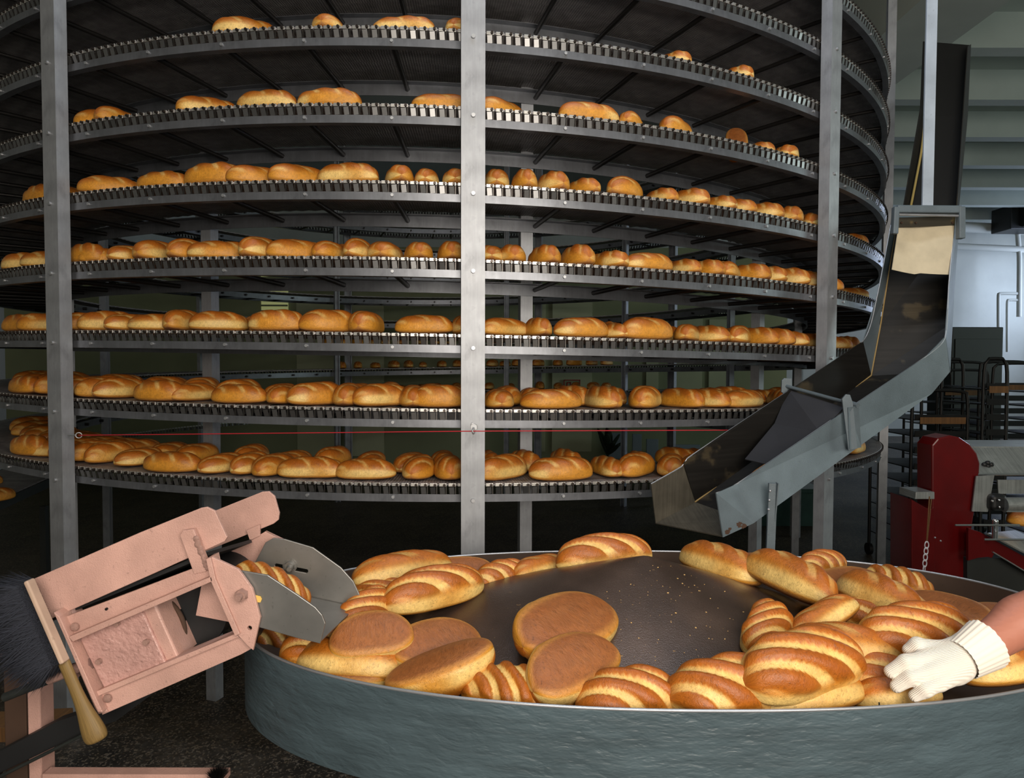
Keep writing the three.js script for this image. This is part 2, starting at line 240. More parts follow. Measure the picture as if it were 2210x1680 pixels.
{
  // rails: one piece for each turn
  const outer = [[RO + 0.004, 0.011], [RO, 0.011], [RO, -0.0155], [RO - 0.028, -0.0155], [RO - 0.028, -0.0185], [RO + 0.004, -0.0185]];
  const inner = [[RI - 0.004, 0.02], [RI + 0.035, 0.02], [RI + 0.035, 0.017], [RI, 0.017], [RI, -0.032], [RI - 0.004, -0.032]];
  for (let k = -2; k < 8; k++) {
    const a = Math.max(PHI0, TAU * k - Math.PI), b = Math.min(PHI1, TAU * (k + 1) - Math.PI); if (b <= a) continue;
    part('outer_rail', sweep(outer, a, b, 240), M.steelRail, cooler, 'smooth grey steel edge rail');
    part('inner_rail', sweep(inner, a, b, 200), M.steelRail, cooler);
  }
  // cross bars under the belt, each with its bolt on the outer rail; those at the back joined
  const bg = rod(V(0, 0, 0), V(0, 0, 1), 0.0105, 0.0105, 8), hb = new THREE.CylinderGeometry(0.0062, 0.0068, 0.008, 8); hb.rotateX(Math.PI / 2);
  const far = [], farBolt = []; let nBars = 0;
  for (let k = -2; k < 8; k++) for (let i = -30; i < 31; i++) {
    const th = TH0 + i * DTH, phi = TAU * k + th; if (phi < PHI0 || phi > PHI1) continue;
    const front = Math.abs(th) < 1.5, y = yBolt(phi);
    const mat = new THREE.Matrix4().makeRotationY(th).setPosition(spin(th, RI - 0.03, y - 0.004)); mat.multiply(new THREE.Matrix4().makeScale(1, 1, RO - RI + 0.03));
    const bm = new THREE.Matrix4().makeRotationY(th).setPosition(spin(th, RO + 0.007, y));
    if (front && nBars < 290) { const m = part('cross_bar', bg, M.spoke, cooler); m.applyMatrix4(mat); nBars++; if (th > -0.9 && th < 0.75) { const b = part('bolt', hb, M.bolt, cooler); b.applyMatrix4(bm); } else farBolt.push(hb.clone().applyMatrix4(bm)); }
    else { far.push(bg.clone().applyMatrix4(mat)); farBolt.push(hb.clone().applyMatrix4(bm)); }
  }
  tag(part('cross_bars', far, M.spoke, cooler), null, null, null, 'stuff'); tag(part('bolts', farBolt, M.bolt, cooler), null, null, null, 'stuff');
  // posts: channel sections standing around the outside and the inside
  const ch = (w, d, t) => { const s = new THREE.Shape([[-w / 2, 0], [w / 2, 0], [w / 2, -d], [w / 2 - t, -d], [w / 2 - t, -t], [-w / 2 + t, -t], [-w / 2 + t, -d], [-w / 2, -d]].map(([a, b]) => new THREE.Vector2(a, b))); const g = new THREE.ExtrudeGeometry(s, { depth: 4.3, bevelEnabled: true, bevelSize: 0.003, bevelThickness: 0.002, bevelSegments: 2 }); g.rotateX(-Math.PI / 2); g.scale(1, 1, -1); const ix = g.index; const p = g.attributes.position; // mirrored: swap triangle order
    for (let i = 0; i < p.count; i += 3) for (const k of ['position', 'normal', 'uv']) { const at_ = g.attributes[k], n = at_.itemSize; for (let c = 0; c < n; c++) { const a = at_.array[(i + 1) * n + c]; at_.array[(i + 1) * n + c] = at_.array[(i + 2) * n + c]; at_.array[(i + 2) * n + c] = a; } } g.computeVertexNormals(); return cubeUV(g); };
  const big = ch(0.083, 0.046, 0.006), small = ch(0.05, 0.045, 0.006);
  for (let i = -5; i < 6; i++) {
    const th = 0.1134 + i * 0.5525;
    const p = part('post', big, M.steelPost, cooler, 'upright brushed steel post'); p.position.copy(spin(th, RO + 0.066, 0)); p.rotation.y = th;
    const q = part('inner_post', small, M.steelPost, cooler); q.position.copy(spin(th + 0.1, RI - 0.012, 0)); q.rotation.y = th + 0.1;
  }
  for (const th of [0.1134, 0.6659, -0.4391]) for (let k = 0; k < 8; k++) { const b = part('post_bolt', hb, M.bolt, cooler); b.position.copy(spin(th, RO + 0.073, yBolt(TAU * k + th))); b.rotation.y = th; b.scale.setScalar(1.25); }
}

// the belt: woven steel strip with a chain of edge links
const belt = thing('conveyor_belt', 'dark woven steel conveyor belt with toothed edge winding down the spiral rack', 'conveyor');
{
  const prof = [[RO + 0.004, 0.052], [RO + 0.004, 0.044]]; for (let i = 0; i <= 5; i++) prof.push([lerp(RO - 0.01, RI - 0.02, i / 5), 0.042]); for (let i = 5; i >= 0; i--) prof.push([lerp(RO - 0.01, RI - 0.02, i / 5), 0.052]);
  for (let k = -2; k < 8; k++) { const a = Math.max(PHI0, TAU * k - Math.PI), b = Math.min(PHI1, TAU * (k + 1) - Math.PI); if (b <= a) continue; part('belt_turn', sweep(prof, a, b, Math.round((b - a) / TAU * 560), true, 0.0016), M.belt, belt); }
  // straight run that leaves the spiral on the left and comes down toward the front
  const P0 = V(SX - RO, yBolt(PHI1) + 0.047, SZ), P1 = V(SX - RO, 0.60, -3.3), P2 = V(SX - RI + 0.02, 0.60, -3.3), P3 = V(SX - RI + 0.02, yBolt(PHI1) + 0.047, SZ);
  part('outfeed_belt', panel([P0, P1, P2, P3], 0.01), M.belt, belt);
  const paint = (g, r, gg, b) => { const a = new Float32Array(g.attributes.position.count * 3); for (let i = 0; i < a.length; i += 3) { a[i] = r; a[i + 1] = gg; a[i + 2] = b; } g.setAttribute('color', new THREE.BufferAttribute(a, 3)); return g; };
  const pin = new THREE.CylinderGeometry(0.0052, 0.0058, 0.012, 10); pin.rotateX(Math.PI / 2); pin.translate(0.006, 0.0475, 0.008);
  const skirt = (tilt) => { const g = box(0.019, 0.028, 0.0022); g.rotateX(tilt); g.rotateZ(0.08); g.translate(-0.002, 0.0255, 0.001); return g; };
  const variants = [0, 1, 2].map((v) => merge([paint(box(0.029, 0.0125, 0.004, 0, 0.0478, 0.0025, 0.0012), 0.5, 0.49, 0.46), paint(pin.clone(), 0.05, 0.04, 0.035), paint(skirt([0.34, 0.14, 0.24][v]), 0.13 + 0.03 * v, 0.13 + 0.03 * v, 0.13 + 0.03 * v), paint(box(0.0035, 0.03, 0.004, 0.0125, 0.026, -0.002), 0.07, 0.065, 0.06)]));
  const N = 560, step = TAU / N, rnd = rng(5), rest = [[], [], []]; let count = 0;
  for (let phi = PHI0 + step; phi < PHI1; phi += step) {
    const k = Math.round(phi / TAU), th = phi - TAU * k, v = Math.floor(rnd() * 3), m4 = new THREE.Matrix4().makeRotationY(th + (rnd() - 0.5) * 0.03).setPosition(spin(th, RO + 0.004, yBolt(phi)));
    if (k >= 1 && k <= 7 && Math.abs(th - 0.1) < 0.24 && count < 300) { const m = part('link', variants[v], M.link, belt); m.applyMatrix4(m4); count++; }
    else rest[v].push(m4);
  }
  for (let v = 0; v < 3; v++) { const im = new THREE.InstancedMesh(variants[v], M.link, rest[v].length); rest[v].forEach((m, i) => im.setMatrixAt(i, m)); im.name = 'edge_links'; im.userData.kind = 'stuff'; im.castShadow = im.receiveShadow = true; belt.add(im); }
}
{ // side rails carrying the straight run
  const f = thing('outfeed_frame', 'dark steel frame under the straight belt run leaving the spiral', 'frame');
  for (const x of [SX - RO - 0.015, SX - RI + 0.035]) { part('side_rail', bar(V(x, yBolt(PHI1) + 0.02, SZ), V(x, 0.565, -3.3), 0.012, 0.06), M.darkPaint, f); part('leg', box(0.04, 0.56, 0.04, x, 0.28, -3.4), M.darkPaint, f); part('leg', box(0.04, 0.62, 0.04, x, 0.31, -4.8), M.darkPaint, f); }
}

// ---------------------------------------------------------------- bread
const lin = (hex) => { const c = new THREE.Color(hex); return [c.r, c.g, c.b]; };
const mix3 = (a, b, t) => [lerp(a[0], b[0], t), lerp(a[1], b[1], t), lerp(a[2], b[2], t)];
const LL = 0.25, LW = 0.112, LH = 0.08;
function loafGeometry(seed, nu, nv, opt = {}) {
  const r = rng(seed * 977 + 13), off = r() * 50, ang = (opt.angle ?? 0.88) + (r() - 0.5) * 0.2, per = opt.period ?? 0.044, ph = r(), dir = -1 + 0 * r(), bend = (r() - 0.5) * 0.012, ex = 2.3 + r() * 0.5;
  const crust = lin(0xb96a1a), crustDark = lin(0x984e12), gold = lin(0xd69430), pale = lin(0xf3d488), sole = lin(0x9c6236), soleEdge = lin(0xc88a45);
  const pos = [], col = [], uv = [], idx = [];
  for (let i = 0; i <= nu; i++) {
    const a = -Math.PI / 2 + Math.PI * i / nu, s = Math.sin(a), w = Math.pow(Math.max(0, 1 - Math.pow(Math.abs(s), ex)), 0.5);
    for (let j = 0; j <= nv; j++) {
      const v = TAU * (j % nv) / nv, c = Math.cos(v), q = Math.sin(v);
      let x = LL / 2 * s, z, y;
      if (q >= 0) { z = LW / 2 * w * Math.sign(c) * Math.pow(Math.abs(c), 0.92); y = 0.70 * LH * Math.pow(w, 0.85) * Math.pow(q, 0.95); }
      else { z = LW / 2 * w * Math.sign(c) * Math.pow(Math.abs(c), 0.74); y = -0.34 * LH * Math.pow(w, 0.6) * Math.pow(-q, 0.62); }
      const top = sstep((opt.start ?? 0.3), (opt.start ?? 0.3) + 0.32, q + 0.1 * Math.sin(s * 5 + off)) * (1 - Math.pow(Math.abs(s), 7));
      const n1 = noise3(x * 18 + off, y * 18, z * 18), n2 = noise3(x * 60 + off, y * 60, z * 60), n3 = noise3(x * 9 + off, 3.3, z * 9);
      const t0 = (x * Math.cos(ang) + dir * z * Math.sin(ang) + 0.012 * Math.sin(z * 40) * dir + 0.004 * (n1 - 0.5)) / per + ph, t = t0 - Math.floor(t0);
      // each score: a crust ridge with a lip, then the opened pale band
      const ridge = t < 0.6 ? Math.pow(Math.sin(Math.PI * Math.min(1, t / 0.6)), 0.6) : 0, open = opt.thin ? sstep(0.66, 0.72, t) * (1 - sstep(0.84, 0.92, t)) : sstep(0.585, 0.625, t + 0.05 * (n2 - 0.5)) * (1 - sstep(0.93, 0.99, t));
      const lift = top * (0.0062 * ridge - 0.0035 * open * (1 - 0.5 * (t - 0.56) / 0.44)) * (opt.relief ?? 1) + 0.004 * (n1 - 0.5) + 0.0012 * (n2 - 0.5);
      const nl = Math.hypot(y, z) || 1; const k = q < -0.3 ? 0.35 : 1; y += lift * k * (Math.abs(s) > 0.995 ? 0 : 1) * y / nl; z += lift * k * z / nl; x += bend * 0; z += bend * (1 - s * s) * 2;
      pos.push(x, y, z); uv.push(x, j / nv * 0.3);
      let cc = mix3(gold, crust, sstep(0.05, 0.75, q + 0.3 * (n3 - 0.5)));
      const side = sstep(-0.45, -0.12, q) * (1 - sstep(0.12, 0.5, q)) * sstep(0.38, 0.62, n3 - 0.06 * Math.sign(c)); cc = mix3(cc, pale, 0.85 * side);
      if (q > 0) { cc = mix3(cc, crustDark, top * 0.55 * ridge * (0.5 + n1)); cc = mix3(cc, mix3(pale, gold, 0.45 * n2 + 0.25 * sstep(0.75, 1, t)), top * open * (opt.paleness ?? 0.95)); }
      if (q < -0.3) { const qq = -q - 0.1 * (n1 - 0.5) - 0.35 * Math.pow(Math.abs(s), 6); cc = mix3(cc, soleEdge, sstep(0.3, 0.6, qq)); cc = mix3(cc, mix3(sole, crustDark, 0.2 * n2 + 0.3 * noise3(x * 8 + off, 9, z * 70)), sstep(0.6, 0.84, qq) * 0.95); }
      const g = 0.9 + 0.2 * n1; col.push(cc[0] * g, cc[1] * g, cc[2] * g);
      if (i < nu && j < nv) { const A = i * (nv + 1) + j, B = A + nv + 1; idx.push(A, A + 1, B, A + 1, B + 1, B); }
    }
  }
  const g = new THREE.BufferGeometry(); g.setAttribute('position', new THREE.Float32BufferAttribute(pos, 3)); g.setAttribute('color', new THREE.Float32BufferAttribute(col, 3)); g.setAttribute('uv', new THREE.Float32BufferAttribute(uv, 2)); g.setIndex(idx); g.computeVertexNormals();
  const nn = g.attributes.normal; // close the seam
  for (let i = 0; i <= nu; i++) { const A = i * (nv + 1), B = A + nv; const x = nn.getX(A) + nn.getX(B), y = nn.getY(A) + nn.getY(B), z = nn.getZ(A) + nn.getZ(B), l = Math.hypot(x, y, z) || 1; nn.setXYZ(A, x / l, y / l, z / l); nn.setXYZ(B, x / l, y / l, z / l); }
  return g;
}
const loafHi = Array.from({ length: 7 }, (_, i) => loafGeometry(i + 1, 92, 72, { period: 0.043 + 0.004 * (i % 3), angle: [0.85, 0.95, 0.8, 0.9, 0.6, 1.0, 0.8][i] }));
loafHi.push(...[0, 1, 2].map((i) => loafGeometry(61 + i, 92, 72, { start: 0.62, relief: 0.45, paleness: 0.6, period: 0.055 })));   // plainer, smooth-sided loaves
const loafLo = Array.from({ length: 6 }, (_, i) => loafGeometry(i + 31, 40, 30, { thin: true, paleness: 0.7, relief: 0.5, period: 0.055 }));
function poseLoaf(m, a, b, top, len, ws = 1, hs = 1) {
  const x = b.clone().sub(a), L = len ?? clamp(x.length(), 0.19, 0.30); x.normalize(); const y = top.clone().sub(x.clone().multiplyScalar(top.dot(x))).normalize(), z = x.clone().cross(y);
  const k = Math.pow(L / LL, 0.6); const mt = new THREE.Matrix4().makeBasis(x.multiplyScalar(L / LL), y.multiplyScalar(hs * k), z.multiplyScalar(ws * k)).setPosition(a.clone().add(b).multiplyScalar(0.5)); mt.decompose(m.position, m.quaternion, m.scale); return m;
}
const LEVEL = { 1: 'sixth belt level above cord', 2: 'fifth belt level above cord', 3: 'fourth belt level above cord', 4: 'third belt level above cord', 5: 'second belt level above cord', 6: 'belt level above red cord', 7: 'belt level below red cord' };
{
  // front row, read off the photograph: x of the middle, T lengthwise, R end-on, D slanting
  const rows = {
    1: '535D 725R 870T 985R 1450R 1577R',
    2: '230D 265R 450D 575T 712T 955T 1085D 1270T 1365D 1460D 1630R 1690D 1760R',
    3: '85T 155R 245D 350T 465T 565D 650D 750T 870R 915R 985R 1065R 1135R 1193R 1255R 1345D 1425R 1480R 1540R 1582R 1640R 1700D 1745D 1830R',
    4: '60D 110D 185T 235D 290R 350R 410R 480D 566R 640D 710R 773R 838R 905R 975R 1048R 1107R 1175R 1247R 1307R 1400T 1472R 1520R 1570D 1612R 1645R 1690R 1722R 1760R 1825R',
    5: '40T 110D 160R 190R 232D 290R 345D 400R 472D 600T 712D 793R 915T 1003R 1090D 1163R 1255T 1320R 1395T 1485D 1530R 1590D 1640R 1665R 1700R 1740R 1790R 1830D',
    6: '60T 105R 135R 185R 230D 262R 350T 420R 515T 620R 685D 755R 825D 895R 950T 1080R 1190T 1303R 1395D 1470R 1530R 1605T 1680D 1740T',
    7: '70T 115D 165R 200R 240R 295R 375T 480R 540R 595R 670T 790T 900R 970R 1085D 1210T 1308R 1375D 1450D 1520T 1600D 1690T 1760D 1845T',
  };
  const r = rng(77), placed = []; let n = 0;
  const add = (k, th, rr, yaw, where, extra = 0) => {
    const phi = TAU * k + th, y = yBolt(phi) + 0.0525 + 0.34 * LH, hs = 0.88 + 0.26 * r(), ws = 0.92 + 0.2 * r();
    const c = spin(th, rr, y + 0.34 * LH * (hs - 1)), d = V(Math.cos(th + yaw), 0, -Math.sin(th + yaw)).multiplyScalar(0.1);
    if (yaw > 0.4 && r() < 0.5) d.negate();
    const m = new THREE.Mesh(loafLo[Math.floor(r() * loafLo.length)], M.loaf); m.name = numbered('bread_loaf'); m.castShadow = m.receiveShadow = true; scene.add(m);
    poseLoaf(m, c.clone().sub(d), c.clone().add(d), AX, 0.225 + 0.045 * r(), ws, hs); n++;
    placed.push([m, k, th, where]);
  };
  const solve = (px, k, rr) => { let lo = -1.0, hi = 0.98; for (let i = 0; i < 40; i++) { const m = (lo + hi) / 2; if (project(spin(m, rr, yBolt(TAU * k + m) + 0.09))[0] < px) lo = m; else hi = m; } return (lo + hi) / 2; };
  for (const k in rows) for (const e of rows[k].split(' ')) {
    const ty = e.slice(-1), px = +e.slice(0, -1), rr = RO - (ty === 'T' ? 0.075 : ty === 'D' ? 0.11 : 0.138), th = solve(px, +k, rr);
    if (Math.abs(th) > 0.975) continue;
    add(+k, th, rr + (r() - 0.5) * 0.02, ty === 'T' ? (r() - 0.5) * 0.25 : ty === 'D' ? 0.55 + 0.3 * r() : 1.45 + 0.25 * r(), 'rim');
  }
  for (const k of [4, 5, 6, 7]) for (let th = -0.95; th < 0.95; th += 0.042 + 0.035 * r()) { if (r() < (k === 4 ? 0.55 : 0.12)) continue; add(k, th, 2.87 + 0.02 * r(), 1.3 + 0.5 * r(), 'inner'); }
  for (const k of [4, 5, 6]) for (let th = 2.55; th < 3.75; th += 0.05 + 0.04 * r()) add(k, th, 2.95, 1.2 + 0.7 * r(), 'back');
  // each loaf is told by its count from the middle post
  const ORD = 'first second third fourth fifth sixth seventh eighth ninth tenth eleventh twelfth thirteenth fourteenth fifteenth sixteenth seventeenth eighteenth nineteenth twentieth twenty-first twenty-second twenty-third twenty-fourth twenty-fifth twenty-sixth twenty-seventh twenty-eighth twenty-ninth thirtieth'.split(' ');
  for (const k of [1, 2, 3, 4, 5, 6, 7]) for (const [w, word, mid] of [['rim', 'golden rim loaf', 0.105], ['inner', 'golden inner-row loaf', 0.105], ['back', 'shadowed far-side loaf', 3.15]]) for (const side of [-1, 1]) {
    const list = placed.filter((e) => e[1] === k && e[3] === w && Math.sign(e[2] - mid || 1) === side).sort((a, b) => Math.abs(a[2] - mid) - Math.abs(b[2] - mid));
    list.forEach((e, i) => tag(e[0], ORD[i] + ' ' + word + ' from middle post toward ' + ((w === 'back' ? -side : side) > 0 ? 'chute' : 'pink conveyor') + ', ' + LEVEL[k], 'bread', 'loaves on the ' + LEVEL[k]));
  }
  // loaf standing on its end on the fifth level, and loaves leaving on the straight run
  { const th = solve(1584, 2, RO - 0.2), c = spin(th, RO - 0.2, yBolt(TAU * 2 + th) + 0.052 + 0.08); const m = single('bread_loaf', loafLo[2], M.loaf, 'loaf tipped up on its end on the fifth belt level above the red cord', 'bread'); poseLoaf(m, c.clone().add(V(-0.02, -0.08, 0.06)), c.clone().add(V(0.02, 0.08, -0.06)), V(0.3, -0.3, -1), 0.22); }
  for (const [z, x, q] of [[-4.0, -3.3, 0], [-4.35, -3.42, 1], [-4.35, -3.25, 2], [-4.65, -3.55, 3]]) { const y = lerp(0.60, yBolt(PHI1) + 0.047, (-z - 3.3) / (5.863 - 3.3)) + 0.031; const m = single('bread_loaf', loafLo[n++ % 6], M.loaf, ['single golden loaf at the free end of the lowest straight belt run', 'golden loaf second from the end of the lowest straight belt', 'golden loaf beside its twin on the lowest straight belt', 'golden loaf farthest up the lowest straight belt by the spiral'][q], 'bread', 'loaves on the straight outfeed belt'); poseLoaf(m, V(x - 0.05, y, z + 0.09), V(x + 0.05, y, z - 0.09), AX, 0.25); }
}
{ // red cord strung between the posts
  const c = thing('red_cord', 'thin taut red cord strung across the posts of the spiral rack', 'cord');
  const p0 = at(170, 940, 2.86), p1 = at(1022, 931, 2.46), p2 = at(1560, 929, 2.80), p3 = at(1772, 927, 3.10);
  part('line', [rod(p0, p1, 0.0019, 0.0019, 6), rod(p1, p2, 0.0019, 0.0019, 6), rod(p2, p3, 0.0019, 0.0019, 6)], M.cord, c);
  const ring = (p, r, rot) => { const g = new THREE.TorusGeometry(r, 0.0022, 8, 16); g.rotateY(rot); g.translate(p.x, p.y, p.z); return g; };
  part('eye_bolt', [ring(p0, 0.011, 0.4), rod(p0.clone().add(V(-0.011, 0, 0)), p0.clone().add(V(-0.05, 0, -0.01)), 0.003)], M.bolt, c, 'small steel screw eye');
  part('hook', [ring(p1, 0.010, 1.2), rod(p1.clone().add(V(0, 0.006, 0.0)), p1.clone().add(V(0, 0.012, -0.05)), 0.005), hexHead(p1.clone().add(V(0, 0.012, -0.022)), V(0, 0, 1), 0.014, 0.006)], M.bolt, c, 'steel hook with a rusty washer');
}

// ---------------------------------------------------------------- the round collecting table
const TX = 0.40, TZ = -1.89, TA = 1.10, TB = 0.578, RIM = EYE - 0.66;
const oval = (t, sa, sb, y) => { const c = Math.cos(t), s = Math.sin(t), e = 2 / 2.2; return V(TX + sa * Math.sign(c) * Math.pow(Math.abs(c), e), y, TZ + sb * Math.sign(s) * Math.pow(Math.abs(s), e)); };
function ovalBand(sa0, sb0, y0, sa1, sb1, y1, n = 240, jitter = 0) {
  const pos = [], uv = [], idx = []; let u = 0, last = null; const r = rng(3);
  for (let i = 0; i <= n; i++) { const t = TAU * i / n, a = oval(t, sa0, sb0, y0 + (jitter ? jitter * (noise3(i * 0.5 % n, 1, 2) - 0.5) : 0)), b = oval(t, sa1, sb1, y1); if (last) u += last.distanceTo(a); last = a.clone(); pos.push(a.x, a.y, a.z, b.x, b.y, b.z); uv.push(u, 0, u, Math.hypot(y1 - y0, sa1 - sa0)); if (i < n) { const k = 2 * i; idx.push(k, k + 2, k + 1, k + 1, k + 2, k + 3); } }
  const g = new THREE.BufferGeometry(); g.setAttribute('position', new THREE.Float32BufferAttribute(pos, 3)); g.setAttribute('uv', new THREE.Float32BufferAttribute(uv, 2)); g.setIndex(idx); g.computeVertexNormals(); return g;
}
const table = thing('collecting_table', 'large oval blue-grey painted bread table with raised steel rim and dark cone', 'table');
{
  part('rim_wall', [ovalBand(TA, TB, RIM - 0.2, TA, TB, RIM), ovalBand(TA - 0.004, TB - 0.004, RIM - 0.2, TA, TB, RIM - 0.2)], M.tablePaint, table, 'blue-grey brush-painted outer wall');
  part('rim_lining', ovalBand(TA - 0.004, TB - 0.004, RIM, TA - 0.004, TB - 0.004, RIM - 0.2), M.tableLining, table, 'brown steel inside of the rim');
  const lip = []; for (let i = 0; i < 160; i++) lip.push(oval(TAU * i / 160, TA - 0.002, TB - 0.002, RIM + 0.0005));
  part('rim_edge', tube(lip, 0.0036, 480, 6, true), M.tableLip, table, 'bare bright metal edge');
  part('tray', [ovalBand(TA - 0.004, TB - 0.004, RIM - 0.1, 0.001, 0.001, RIM - 0.1), ovalBand(TA - 0.004, TB - 0.004, RIM - 0.11, 0.001, 0.001, RIM - 0.11)], M.tableLining, table);
  // welded seam on the near wall and paint curling at the edge
  const seam = atY(1897, 1512, RIM), n = 14, sp = []; for (let i = 0; i <= n; i++) sp.push(V(seam.x + 0.002 * (hash3(i, 1, 1) - 0.5), RIM - 0.004 - 0.19 * i / n, seam.z + 0.0012));
  part('seam', tube(sp, 0.0014, 40, 5), M.darkPaint, table);
  // cone
  const prof = []; const cp = [], ci = [], cu = [], nr = 40, na = 160, top = 1.082, base = 0.868;
  for (let i = 0; i <= nr; i++) { const f = i / nr; for (let j = 0; j <= na; j++) { const t = TAU * j / na, c = Math.cos(t), s = Math.sin(t), ra = c < 0 ? 0.92 : 0.64, f2 = Math.sqrt(f * f + 0.00008) - 0.009; const x = TX - 0.035 + ra * f * c, z = TZ + 0.505 * f * s, y = top - (top - base) * (f2 * 0.92 + 0.08 * f * f); cp.push(x, y, z); cu.push(x, z); if (i < nr && j < na) { const A = i * (na + 1) + j, B = A + na + 1; ci.push(A, A + 1, B, A + 1, B + 1, B); } } }
  const cg = new THREE.BufferGeometry(); cg.setAttribute('position', new THREE.Float32BufferAttribute(cp, 3)); cg.setAttribute('uv', new THREE.Float32BufferAttribute(cu, 2)); cg.setIndex(ci); cg.computeVertexNormals();
  part('cone', cg, M.cone, table, 'dark steel cone sprinkled with crumbs');
  part('base', [new THREE.CylinderGeometry(0.22, 0.3, RIM - 0.11, 32).translate(TX, (RIM - 0.11) / 2, TZ)], M.darkPaint, table);
  for (const [sx, sz] of [[-0.6, 0.25], [0.6, 0.25], [-0.6, -0.25], [0.6, -0.25]]) part('leg', box(0.05, RIM - 0.11, 0.05, TX + sx, (RIM - 0.11) / 2, TZ + sz), M.darkPaint, table);
  // loose crumbs on the cone
  const cr = [], rc = rng(41); for (let i = 0; i < 90; i++) { const f = 0.08 + 0.75 * Math.pow(rc(), 0.8), t = 0.5 + 1.6 * rc(), c = Math.cos(t), s = Math.sin(t), ra = c < 0 ? 0.92 : 0.64, y = top - (top - base) * ((Math.sqrt(f * f + 0.00008) - 0.009) * 0.92 + 0.08 * f * f), g = new THREE.IcosahedronGeometry(0.0008 + 0.0014 * rc() * rc(), 0); g.scale(1.6, 0.7, 1); g.rotateY(rc() * 6); g.translate(TX - 0.035 + ra * f * c, y + 0.0006, TZ + 0.505 * f * s); cr.push(g); }
  const cm = part(numbered('bread_crumbs'), cr, std({ color: 0xe0b878, roughness: 0.9 }), scene); tag(cm, 'pale bread crumbs scattered on the dark cone', 'crumbs', null, 'stuff');
}
